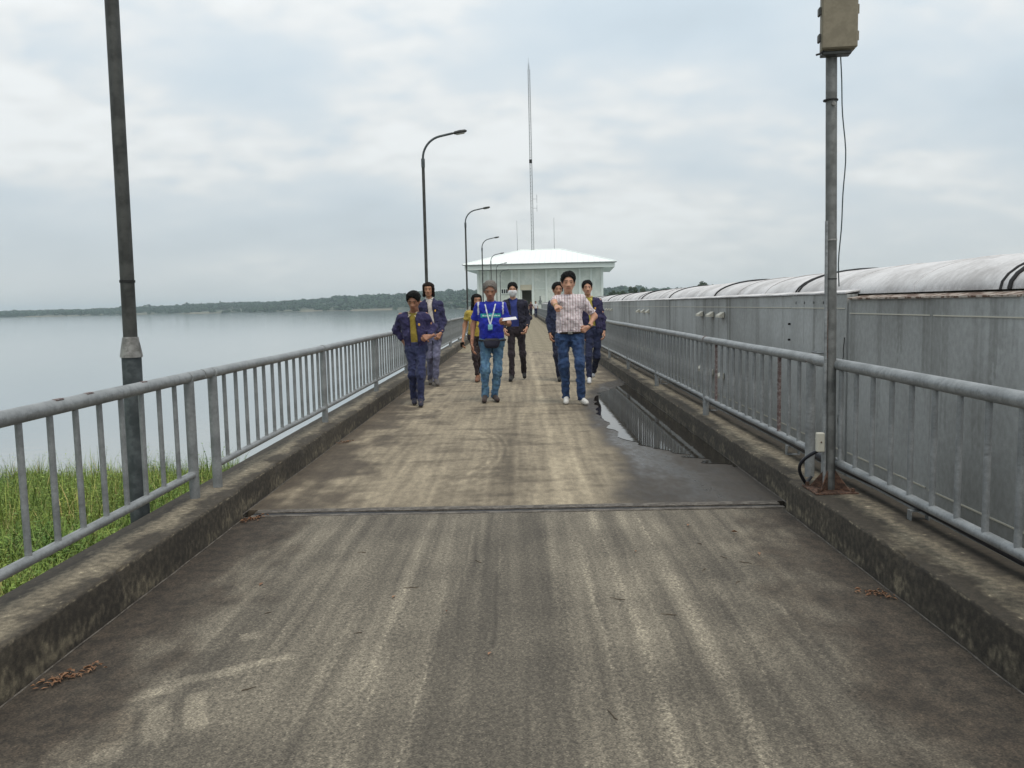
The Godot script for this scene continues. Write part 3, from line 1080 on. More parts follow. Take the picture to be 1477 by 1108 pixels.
func build_housing() -> void:
	var wm := mat(Color(1, 1, 1), 0.62, 0.1)
	wm.albedo_texture = wall_texture()
	wm.normal_enabled = true
	wm.normal_texture = bump(195, 256, 0.012, 2, 2.0)
	wm.normal_scale = 0.4
	var rm := mat(Color(1, 1, 1), 0.92)
	rm.albedo_texture = mottle(201, 512, Color8(168, 165, 164), Color8(206, 204, 204), 0.01, 0.08, 0.2, 0.7, 0.06)
	triplanar(rm, 0.35)
	var t := thing("conduit_housing", "long grey steel housing with pale arched roof beside the walkway", "housing")
	# wall panels, each a sheet with its own seam gap
	var seams := [3.6, -2.4, -4.15, -5.61, -7.05, -8.5, -15.4, -22.3, -29.2, -36.1, -43.0, -49.9, -56.8, -63.7, -70.6, -77.5, -84.4, -91.3, -98.2, -108.0]
	var tops := [1.345, 1.345, 1.345, 1.348, 1.385, 1.385, 1.39, 1.395, 1.40, 1.40, 1.40, 1.40, 1.40, 1.40, 1.40, 1.40, 1.40, 1.40, 1.40]
	for i in seams.size() - 1:
		var za: float = seams[i] - 0.006
		var zb: float = seams[i + 1] + 0.006
		var top: float = tops[i]
		var off: float = 0.012 if i in [1, 3, 5] else 0.0
		var xw := WALL_X + off
		var b := MB.new()
		var uva := Vector2(za / 10.0, 0)
		var uvb := Vector2(zb / 10.0, 0)
		b.quad(V(xw, top, za), V(xw, top, zb), V(xw, -0.9, zb), V(xw, -0.9, za), Vector3.LEFT, [uva, uvb, uvb + Vector2(0, 0.96), uva + Vector2(0, 0.96)])
		b.quad(V(xw, top, za), V(xw, top, zb), V(xw + 0.09, top, zb), V(xw + 0.09, top, za), Vector3.UP)
		b.quad(V(xw, top, za), V(xw + 0.09, top, za), V(xw + 0.09, -0.9, za), V(xw, -0.9, za), Vector3.BACK)
		b.quad(V(xw, top, zb), V(xw + 0.09, top, zb), V(xw + 0.09, -0.9, zb), V(xw, -0.9, zb), Vector3.FORWARD)
		b.quad(V(xw + 0.09, top, za), V(xw + 0.09, top, zb), V(xw + 0.09, -0.9, zb), V(xw + 0.09, -0.9, za), Vector3.RIGHT)
		part("wall_panel", b.mesh(), wm, t)
		# weld line along each panel
		if i > 0 and i < 8:
			var ly := 1.225 if i < 4 else 1.265
			part("weld_line", box_mesh(V(xw - 0.006, ly - 0.004, zb + 0.03), V(xw - 0.001, ly + 0.004, za - 0.03)), M.plate_white, t)
			part("weld_line", box_mesh(V(xw - 0.006, 0.04, zb + 0.03), V(xw - 0.001, 0.05, za - 0.03)), M.plate_white, t)
		# seam backing strip, dark gap
		part("seam_strip", box_mesh(V(WALL_X + 0.03, -0.9, seams[i + 1] - 0.02), V(WALL_X + 0.05, top - 0.02, seams[i + 1] + 0.02)), M.black, t)
	# flat cover strip on the edge of the wall, rusty near the walkway's start
	for a in [[3.5, -4.6, 0], [-4.62, -7.02, 0], [-7.06, -13.0, 1], [-13.02, -108.0, 1]]:
		var b := MB.new()
		var y0: float = 1.352 if a[2] == 0 else 1.402
		b.quad(V(WALL_X - 0.012, y0, a[0]), V(WALL_X + 0.16, y0 + 0.028, a[0]), V(WALL_X + 0.16, y0 + 0.028, a[1]), V(WALL_X - 0.012, y0, a[1]), Vector3.UP)
		b.quad(V(WALL_X - 0.012, y0, a[0]), V(WALL_X - 0.012, y0, a[1]), V(WALL_X - 0.012, y0 - 0.012, a[1]), V(WALL_X - 0.012, y0 - 0.012, a[0]), Vector3.LEFT)
		b.quad(V(WALL_X - 0.012, y0 - 0.012, a[0]), V(WALL_X + 0.16, y0 + 0.016, a[0]), V(WALL_X + 0.16, y0 + 0.016, a[1]), V(WALL_X - 0.012, y0 - 0.012, a[1]), Vector3.DOWN)
		b.quad(V(WALL_X - 0.012, y0 - 0.012, a[0]), V(WALL_X + 0.16, y0 + 0.016, a[0]), V(WALL_X + 0.16, y0 + 0.028, a[0]), V(WALL_X - 0.012, y0, a[0]), Vector3.BACK)
		part("cover_strip", b.mesh(), M.old_strip if a[2] == 0 else rm, t)
	# arched roof sheets
	var xc := WALL_X + 0.85
	var ha := 0.74
	var hb := 0.25
	var y0 := 1.385
	var z := 2.5
	var k := 0
	var marks := []
	while z > -107.0:
		var ze := z - 3.7
		var b := MB.new()
		var lift := 0.006 if k % 2 == 0 else 0.0
		var rows := []
		var seg := 18
		for e in [z, ze]:
			var row := []
			for i in seg + 1:
				var a := PI * i / seg
				var n := V(-cos(a) / ha, sin(a) / hb, 0).normalized()
				row.append(b.vert(V(xc - cos(a) * (ha + lift), y0 + sin(a) * (hb + lift), e), n))
			rows.append(row)
		for i in seg:
			b.tri_auto(rows[0][i], rows[0][i + 1], rows[1][i + 1])
			b.tri_auto(rows[0][i], rows[1][i + 1], rows[1][i])
		part("roof_sheet", b.mesh(), rm, t)
		marks.append(ze)
		z = ze
		k += 1
	for m in marks:
		var rib := []
		for i in 19:
			var a := PI * i / 18.0
			rib.append(V(xc - cos(a) * (ha + 0.012), y0 + sin(a) * (hb + 0.012), m))
		var two: bool = absf(m + 19.7) < 0.1 or absf(m + 4.9) < 0.1 or absf(m + 8.6) < 0.1
		part("roof_rib", tube_mesh(rib, [0.012], 6, false), M.rubber, t)
		if two:
			var rib2 := []
			for p in rib:
				rib2.append(p + V(0, 0, -0.09 if m > -15 else -0.5))
			part("roof_rib", tube_mesh(rib2, [0.008], 6, false), M.rubber, t)
	# lapped sheet edges between ribs
	for m in marks:
		for q in [1.25, 2.5]:
			var lap := []
			for i in 19:
				var a := PI * i / 18.0
				lap.append(V(xc - cos(a) * (ha + 0.006), y0 + sin(a) * (hb + 0.006), m + q))
			if m > -50.0:
				part("sheet_lap", tube_mesh(lap, [0.005], 4, false), rm, t)
	# far wall, so that the box is closed
	part("back_wall", box_mesh(V(xc + ha - 0.02, -0.9, -108.0), V(xc + ha + 0.07, 1.39, 3.6)), wm, t)
	part("end_wall", box_mesh(V(WALL_X + 0.09, -0.9, -108.05), V(xc + ha, 1.39, -107.95)), wm, t)
	part("end_wall", box_mesh(V(WALL_X + 0.09, -0.9, 3.5), V(xc + ha, 1.39, 3.6)), wm, t)
	# hooded vents in threes
	var hood := MB.new()
	hood.quad(V(0, 0.045, -0.10), V(0, 0.045, 0.10), V(-0.07, 0.0, 0.10), V(-0.07, 0.0, -0.10), V(-1, 1, 0))
	hood.quad(V(-0.07, 0.0, -0.10), V(-0.07, 0.0, 0.10), V(-0.07, -0.03, 0.10), V(-0.07, -0.03, -0.10), Vector3.LEFT)
	hood.quad(V(-0.07, -0.03, -0.10), V(-0.07, -0.03, 0.10), V(0, -0.03, 0.10), V(0, -0.03, -0.10), Vector3.DOWN)
	for s in [-1.0, 1.0]:
		hood.quad(V(0, 0.045, 0.1 * s), V(-0.07, 0.0, 0.1 * s), V(-0.07, -0.03, 0.1 * s), V(0, -0.03, 0.1 * s), V(0, 0, s))
	for zz in [-11.38, -12.0, -12.68, -17.86, -18.56, -19.31, -25.0, -25.7, -26.4]:
		part("vent_hood", hood.mesh(), M.plate_white, t, V(WALL_X, 1.155, zz))
		part("vent_hood", hood.mesh(), M.plate_white, t, V(WALL_X, 0.33, zz))
	# bolts along the old door panel
	for i in 5:
		part("bolt", tube_mesh([V(0.02, 0, 0), V(-0.012, 0, 0)], [0.014], 8), M.black, t, V(WALL_X + 0.012, 1.315, -7.35 - i * 0.25))
	for i in 9:
		part("bolt", tube_mesh([V(0.02, 0, 0), V(-0.010, 0, 0)], [0.011], 8), M.black, t, V(WALL_X, 1.10 - i * 0.13 - 0.03 * (i % 3), -8.56))
	# handle and hinge on the door panel
	part("handle", tube_mesh([V(0.0, 0, 0.0), V(-0.05, 0, 0.0), V(-0.05, 0, -0.22), V(0.0, 0, -0.22)], [0.008], 6), M.paint, t, V(WALL_X + 0.012, 0.86, -7.55))
	# thin wire hanging down the panel edge
	var wp := []
	var wn := fnl(199, 3.0, 3)
	for i in 24:
		var y := 1.02 - i * 0.038
		wp.append(V(WALL_X - 0.012, y, -7.08 + 0.05 * wn.get_noise_1d(y * 2.0) - (0.10 * sin((i - 15) / 8.0 * PI) if i > 15 else 0.0)))
	part("hanging_wire", tube_mesh(wp, [0.004], 5), M.black, t)

# ---------------------------------------------------------------- control building and antennas
func build_control_building() -> void:
	var at := V(2.75, 0, -113.0)
	var t := thing("control_building", "white control building with hipped white roof at the bridge end", "building", at)
	t.rotation_degrees.y = -4.0
	t.scale = Vector3(0.955, 1, 1)
	var wall := mat(Color(1, 1, 1), 0.8)
	wall.albedo_texture = mottle(211, 128, Color8(196, 203, 194), Color8(212, 217, 208), 0.02, 0.1, 0.3, 0.7, 0.02)
	triplanar(wall, 0.2, false)
	var white := mat(Color8(214, 221, 214), 0.7)
	var roofm := mat(Color8(228, 234, 231), 0.6)
	var glass := mat(Color8(28, 32, 40), 0.15)
	var dark := mat(Color8(40, 46, 70), 0.7)
	var lint := mat(Color8(196, 190, 168), 0.8)
	var hw := 8.9
	var dp := 16.0
	var hgt := 6.1
	# wall body with a doorway: panels left of, above and right of the opening
	var dx0 := -2.75
	var dx1 := -1.10
	var dh := 3.3
	part("wall", box_mesh(V(-hw, 0, -0.3), V(dx0, hgt, 0)), wall, t)
	part("wall", box_mesh(V(dx1, 0, -0.3), V(hw, hgt, 0)), wall, t)
	part("wall", box_mesh(V(dx0, dh, -0.3), V(dx1, hgt, 0)), wall, t)
	part("wall", box_mesh(V(-hw, 0, -dp), V(-hw + 0.3, hgt, -0.301)), wall, t)
	part("wall", box_mesh(V(hw - 0.3, 0, -dp), V(hw, hgt, -0.301)), wall, t)
	part("wall", box_mesh(V(-hw + 0.301, 0, -dp), V(hw - 0.301, hgt, -dp + 0.3)), wall, t)
	part("floor_slab", box_mesh(V(-hw - 0.5, -0.6, -dp - 0.5), V(hw + 0.5, -0.01, 0.9)), M.deck, t)
	part("tower_base", box_mesh(V(-hw, -9.0, -dp), V(hw, -0.61, 0.3)), M.deck, t)
	part("ceiling", box_mesh(V(-hw + 0.31, hgt - 0.2, -dp + 0.31), V(hw - 0.31, hgt - 0.05, -0.31)), white, t)
	part("inner_wall", box_mesh(V(-5.0, 0, -4.2), V(1.5, 5.6, -4.0)), wall, t)
	# pilasters
	for x in [-8.78, -7.3, -3.95, -2.95, -1.0, 0.9, 2.6, 5.6, 7.2, 8.72]:
		part("pilaster", box_mesh(V(x - 0.14, 0.0, 0.0), V(x + 0.14, hgt - 0.02, 0.14), 0.02), white, t)
	for i in 7:
		part("cladding_rib", box_mesh(V(-5.35 + i * 0.2, 0.1, 0.0), V(-5.29 + i * 0.2, hgt - 0.05, 0.05)), wall, t)
	part("lintel_panel", box_mesh(V(-2.78, 3.35, 0.0), V(-1.16, 4.05, 0.05)), lint, t)
	part("band", box_mesh(V(-0.84, 3.42, 0.0), V(0.74, 3.50, 0.06)), white, t)
	part("band", box_mesh(V(-0.84, 0.0, 0.0), V(0.74, 0.35, 0.06)), white, t)
	var df := part("door_frame", box_mesh(V(dx0, 0, -0.28), V(dx0 + 0.10, dh, 0.04)), white, t)
	part("door_frame", box_mesh(V(dx1 - 0.10, 0, -0.28), V(dx1, dh, 0.04)), white, t)
	part("door", box_mesh(V(dx0 + 0.11, 0.02, -1.0), V(dx0 + 0.16, dh - 0.05, -0.05)), white, t)
	df.name = "door_frame"
	# louvred windows
	for q in [[-5.50, -4.55, 2.95, 3.50], [2.78, 3.55, 3.02, 3.58]]:
		var wn := part("window", box_mesh(V(q[0], q[2], 0.02), V(q[1], q[3], 0.055)), glass, t)
		for s in 4:
			var xx: float = lerpf(q[0], q[1], s / 3.0)
			part("mullion", box_mesh(V(xx - 0.035, q[2], 0.056), V(xx + 0.035, q[3], 0.10)), white, wn)
		part("frame", box_mesh(V(q[0] - 0.06, q[2] - 0.08, 0.01), V(q[1] + 0.06, q[2] - 0.001, 0.11)), white, wn)
		part("frame", box_mesh(V(q[0] - 0.06, q[3] + 0.001, 0.01), V(q[1] + 0.06, q[3] + 0.08, 0.11)), white, wn)
	# small grey emblem on the panel beside the door, and a wall box
	var em := MB.new()
	em.tube([V(0.0, 1.75, 0.002), V(0.0, 1.75, 0.03)], [0.24], 12)
	em.box(V(-0.10, 1.95, 0.002), V(0.10, 2.25, 0.03))
	em.tube([V(0.0, 2.38, 0.002), V(0.0, 2.38, 0.03)], [0.11], 10)
	em.box(V(-0.30, 1.40, 0.002), V(0.30, 1.49, 0.03))
	part("emblem", em.mesh(), mat(Color8(120, 126, 124), 0.7), t)
	part("wall_box", box_mesh(V(3.05, 2.1, 0.0), V(3.2, 2.35, 0.1)), dark, t)
	# roof: fascia, soffit, four hipped slopes with ridge cap
	var e := 1.55
	var xl := -hw - e
	var xr := hw + e
	var zf := e
	var zb := -dp - e
	var ye := hgt + 0.75
	part("fascia", box_mesh(V(xl, hgt, zf - 0.12), V(xr, ye, zf), 0.02), white, t)
	part("fascia", box_mesh(V(xl, hgt, zb), V(xl + 0.12, ye, zf - 0.121), 0.02), white, t)
	part("fascia", box_mesh(V(xr - 0.12, hgt, zb), V(xr, ye, zf - 0.121), 0.02), white, t)
	part("soffit", box_mesh(V(xl + 0.13, hgt + 0.05, zb), V(xr - 0.13, hgt + 0.12, zf - 0.13)), white, t)
	var rl := V(-3.1, hgt + 3.1, -dp * 0.5)
	var rr := V(2.9, hgt + 3.1, -dp * 0.5)
	var o := 0.25
	var fl := V(xl - o, ye - 0.02, zf + o)
	var fr := V(xr + o, ye - 0.02, zf + o)
	var bl := V(xl - o, ye - 0.02, zb - o)
	var br := V(xr + o, ye - 0.02, zb - o)
	for s in [[fl, fr, rr, rl], [fl, rl, bl, bl], [fr, rr, br, br], [bl, br, rr, rl]]:
		var b := MB.new()
		if s[2] == s[3]:
			b.tri(s[0], s[1], s[2], Vector3.UP)
		else:
			b.quad(s[0], s[1], s[2], s[3], Vector3.UP)
		part("roof_slope", b.mesh(), roofm, t)
	for s in [[fl, rl], [fr, rr], [rl, rr]]:
		part("ridge_cap", tube_mesh([s[0] + V(0, 0.02, 0), s[1] + V(0, 0.02, 0)], [0.10], 6), roofm, t)
	part("gutter", tube_mesh([fl + V(0, -0.06, 0), fr + V(0, -0.06, 0)], [0.07], 6), mat(Color8(130, 134, 134), 0.6), t)
	# sheet ribs on the front slope
	for i in range(1, 28):
		var u := i / 28.0
		var foot := fl.lerp(fr, u)
		var xx := foot.x
		var k := 1.0
		if xx < rl.x:
			k = (xx - fl.x) / (rl.x - fl.x)
		elif xx > rr.x:
			k = (fr.x - xx) / (fr.x - rr.x)
		var slope := V(0, rl.y - fl.y, rl.z - fl.z)
		part("roof_rib", tube_mesh([foot + V(0, 0.01, 0), foot + slope * k + V(0, 0.01, 0)], [0.035], 4, false), roofm, t)
	# lattice radio mast on the roof ridge
	var mast := thing("radio_mast", "tall thin lattice radio mast rising above the white roof", "mast", V(1.95, hgt + 3.1, -121.0))
	var steel := mat(Color8(122, 128, 130), 0.6, 0.2)
	var mh := 25.2
	for i in 3:
		var a := TAU * i / 3.0
		var foot := V(cos(a) * 0.22, -1.2, sin(a) * 0.22)
		part("leg", tube_mesh([foot, V(cos(a) * 0.17 - 0.1, mh, sin(a) * 0.17)], [0.038], 5), steel, mast)
	var lat := MB.new()
	for i in 52:
		var y := i * 0.5
		var sh := V(-0.1 * y / mh, 0, 0)
		for q in 3:
			var a := TAU * q / 3.0
			var b2 := TAU * (q + 1) / 3.0
			var ra := lerpf(0.21, 0.17, y / mh)
			lat.tube([V(cos(a) * ra, y, sin(a) * ra) + sh, V(cos(b2) * ra, y + 0.5, sin(b2) * ra) + sh], [0.016], 3, false)
			lat.tube([V(cos(a) * ra, y, sin(a) * ra) + sh, V(cos(b2) * ra, y, sin(b2) * ra) + sh], [0.014], 3, false)
	part("lattice", lat.mesh(), steel, mast)
	part("whip", tube_mesh([V(-0.1, mh, 0), V(-0.1, mh + 1.6, 0)], [0.03, 0.015], 5), steel, mast)
	part("junction_box", box_mesh(V(-0.25, 12.2, 0.1), V(0.15, 12.7, 0.35)), M.black, mast)
	part("side_dipole", tube_mesh([V(0.1, 7.2, 0), V(0.75, 7.2, 0), V(0.75, 6.6, 0), V(0.75, 7.8, 0)], [0.025], 4), steel, mast)
	part("side_dipole", tube_mesh([V(0.1, 5.9, 0), V(0.75, 5.9, 0), V(0.75, 5.4, 0), V(0.75, 6.4, 0)], [0.025], 4), steel, mast)
	var la := thing("lightning_rod", "thin lightning rod beside the radio mast, slightly bent", "lightning rod", V(-0.2, hgt + 3.1, -121.0), "lightning rods on the roof ridge")
	part("rod", tube_mesh([V(0, -0.3, 0), V(-0.03, 4.2, 0)], [0.04, 0.02], 6), steel, la)
	part("base", box_mesh(V(-0.12, -0.35, -0.12), V(0.12, 0.02, 0.12)), steel, la)
	var lb := thing("lightning_rod", "taller lightning rod at the far ridge end from the lamp posts", "lightning rod", V(5.1, hgt + 3.1, -121.0), "lightning rods on the roof ridge")
	part("rod", tube_mesh([V(0, -0.3, 0), V(0, 4.5, 0)], [0.045, 0.02], 6), steel, lb)
	part("base", box_mesh(V(-0.12, -0.35, -0.12), V(0.12, 0.02, 0.12)), steel, lb)
	# outdoor unit on the roof foot of the mast
	part("mast_foot", box_mesh(V(-0.35, -1.25, -0.35), V(0.35, -0.9, 0.35), 0.03), M.galv, mast)

# ---------------------------------------------------------------- lamps
func make_lamp(label: String, z: float, lean: float) -> void:
	var t := thing("street_lamp", label, "street lamp", V(-2.35, -0.13, z), "curved arm lamps along the bridge")
	t.rotation.z = lean
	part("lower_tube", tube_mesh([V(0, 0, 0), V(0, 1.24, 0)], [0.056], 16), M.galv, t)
	part("collar", tube_mesh([V(0, 1.215, 0), V(0, 1.225, 0), V(0, 1.335, 0), V(0, 1.338, 0)], [0.063, 0.064, 0.045, 0.040], 16), M.bare, t)
	part("pole", tube_mesh([V(0, 1.2, 0), V(0, 5.0, 0)], [0.041, 0.038], 14), M.galv_backlit, t)
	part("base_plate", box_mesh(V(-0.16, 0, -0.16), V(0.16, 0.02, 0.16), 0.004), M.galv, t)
	part("pipe_band", tube_mesh([V(0, 1.66, 0), V(0, 1.675, 0)], [0.045], 14), M.black, t)
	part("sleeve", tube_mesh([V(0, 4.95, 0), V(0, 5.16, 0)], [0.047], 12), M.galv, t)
	var pts := []
	for i in 11:
		var a := deg_to_rad(lerpf(0, 78, i / 10.0))
		pts.append(V(0.55 * (1.0 - cos(a)), 5.16 + 0.55 * sin(a), 0))
	pts.append(V(0.76, 5.765, 0))
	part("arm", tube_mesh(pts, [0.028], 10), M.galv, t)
	var h := part("lamp_head", MB.new().mesh() if false else lamp_head_mesh(), M.galv_backlit, t, V(0.72, 5.755, 0))
	h.rotation.z = deg_to_rad(9)
	part("lens", box_mesh(V(0.12, -0.048, -0.06), V(0.33, -0.036, 0.06), 0.003), mat(Color8(150, 152, 148), 0.3), h)

func lamp_head_mesh() -> ArrayMesh:
	var b := MB.new()
	b.tube([V(0, 0, 0), V(0.06, 0, 0), V(0.09, -0.005, 0), V(0.22, 0.0, 0), V(0.36, 0.0, 0), V(0.40, 0.0, 0)], [0.035, 0.04, 0.075, 0.085, 0.07, 0.02], 12)
	for i in b.v.size():
		b.v[i].y = b.v[i].y * (0.45 if b.v[i].y < 0 else 0.6)
	return smooth_keep(b)

func smooth_keep(b: MB) -> ArrayMesh:
	return b.mesh()

func build_lamps() -> void:
	var lab := ["nearest grey lamp post to the grass bank, with metal collar at rail height", "lamp post behind the long haired man, its whole curved arm showing", "lamp post second after the long haired man's lamp, beside the roof eave", "lamp post third after the long haired man's lamp, before the white roof", "lamp post fourth after the long haired man's lamp, before the white wall", "lamp post fifth after the long haired man's lamp, before the white wall", "lamp post standing last before the control building"]
	lab[0] = "thick grey lamp post above the grass bank, with metal collar at rail height"
	lab[2] = "lamp post next after the long haired man's lamp, before the roof eave"
	lab[3] = "lamp post two after the long haired man's lamp, before the white roof"
	lab[4] = "lamp post three after the long haired man's lamp, before the white wall"
	lab[5] = "lamp post four after the long haired man's lamp, before the white wall"
	for i in 7:
		make_lamp(lab[i], -4.97 - 16.2 * i, -0.008 if i == 0 else 0.0)

# ---------------------------------------------------------------- pole with the equipment box
func build_box_pole() -> void:
	var at := V(1.845, 0.20, -4.95)
	var t := thing("box_pole", "grey steel pole on rusty foot plate beside the railing", "pole", at)
	part("shaft", tube_mesh([V(0, 0.01, 0), V(-0.012, 1.3, 0), V(-0.035, 2.95, 0)], [0.0325, 0.032, 0.0315], 18), M.pole, t)
	part("foot_plate", box_mesh(V(-0.125, 0.0, -0.125), V(0.125, 0.010, 0.125), 0.002), M.rust, t)
	for a in 4:
		var b := MB.new()
		var q := Basis(Vector3.UP, PI / 4 + a * PI / 2)
		for s in [-0.003, 0.003]:
			b.tri(q * V(0.028, 0.010, s), q * V(0.125, 0.012, s), q * V(0.028, 0.13, s), q * V(0, 0, s))
		b.quad(q * V(0.125, 0.012, -0.003), q * V(0.125, 0.012, 0.003), q * V(0.028, 0.13, 0.003), q * V(0.028, 0.13, -0.003), q * V(1, 1, 0))
		part("gusset", b.mesh(), M.rust, t)
	for c in [[-0.1, -0.1], [0.1, -0.1], [-0.1, 0.1], [0.1, 0.1]]:
		part("anchor_bolt", tube_mesh([V(c[0], 0.01, c[1]), V(c[0], 0.032, c[1])], [0.011], 6), M.rust, t)
	part("small_conduit", tube_mesh([V(-0.040, 0.01, 0.02), V(-0.048, 1.6, 0.016)], [0.010], 8), M.paint, t)
	part("clamp_ring", tube_mesh([V(-0.030, 2.285, 0), V(-0.030, 2.292, 0)], [0.042], 14), M.black, t)
	part("clamp_bolt", tube_mesh([V(-0.027, 2.262, 0.025), V(-0.027, 2.262, 0.048)], [0.012], 8), M.bare, t)
	part("tape_band", tube_mesh([V(-0.015, 1.488, 0), V(-0.0152, 1.497, 0)], [0.0345], 16), M.bare, t)
	part("tape_band", tube_mesh([V(-0.013, 1.262, 0), V(-0.013, 1.268, 0)], [0.034], 16), M.black, t)
	part("rust_patch", tube_mesh([V(-0.030, 0.80, 0.013), V(-0.033, 1.08, 0.013)], [0.0085], 8), M.rust, t)
	# equipment box at the top
	var bx := thing("equipment_box", "beige equipment box with latches strapped on top of the pole", "equipment box", at + V(-0.015, 2.515, 0.06))
	bx.rotation_degrees.y = -7.0
	part("case", box_mesh(V(-0.092, 0.030, -0.045), V(0.092, 0.50, 0.018), 0.008), M.beige, bx)
	part("lid", box_mesh(V(-0.098, 0.036, 0.020), V(0.098, 0.49, 0.040), 0.008), M.beige, bx)
	part("bottom_flange", box_mesh(V(-0.09, 0.008, -0.045), V(0.07, 0.029, 0.020), 0.004), M.galv_backlit, bx)
	for y in [0.08, 0.225, 0.36]:
		part("latch", box_mesh(V(-0.112, y, -0.015), V(-0.0985, y + 0.045, 0.030), 0.004), M.galv_backlit, bx)
		part("hinge", tube_mesh([V(0.102, y, 0.015), V(0.102, y + 0.05, 0.015)], [0.007], 8), M.beige, bx)
	part("cable_gland", tube_mesh([V(-0.08, 0.03, 0.015), V(-0.105, 0.014, 0.025), V(-0.125, 0.008, 0.03)], [0.006], 6), M.black, bx)
	# switch box low on the pole with its cable loop
	var sb := thing("switch_box", "small cream switch box fixed low on the grey pole", "switch box", at + V(-0.078, 0.245, 0.045))
	part("case", box_mesh(V(-0.022, 0.0, -0.02), V(0.022, 0.115, 0.02), 0.005), M.plate_white, sb)
	part("cover_screw", tube_mesh([V(0, 0.06, 0.02), V(0, 0.06, 0.024)], [0.005], 6), M.rust, sb)
	var cp := []
	for i in 13:
		var u := i / 12.0
		cp.append(V(-0.075 - 0.075 * sin(u * PI) - 0.02 * u, lerpf(0.25, 0.012, u) + 0.015 * sin(u * PI), 0.02 - 0.16 * u))
	cp.append(V(-0.03, 0.03, -0.24))
	var cl := part("power_cable", tube_mesh(cp, [0.0105], 8), M.cable, self, at)
	tag(cl, "black cable looping from the switch box to the kerb", "cable")
	# thin wire hanging from the box down the pole
	var wp := []
	for i in 21:
		var u := i / 20.0
		wp.append(V(lerpf(0.012, 0.024, u) + 0.030 * pow(sin(clampf(u * 1.12, 0, 1) * PI), 2.0) + 0.004 * sin(u * 19.0), lerpf(2.52, 1.22, u), 0.03))
	var w := part("hanging_wire", tube_mesh(wp, [0.0035], 6), M.wire, self, at)
	tag(w, "thin loose wire hanging from the equipment box along the pole", "wire")

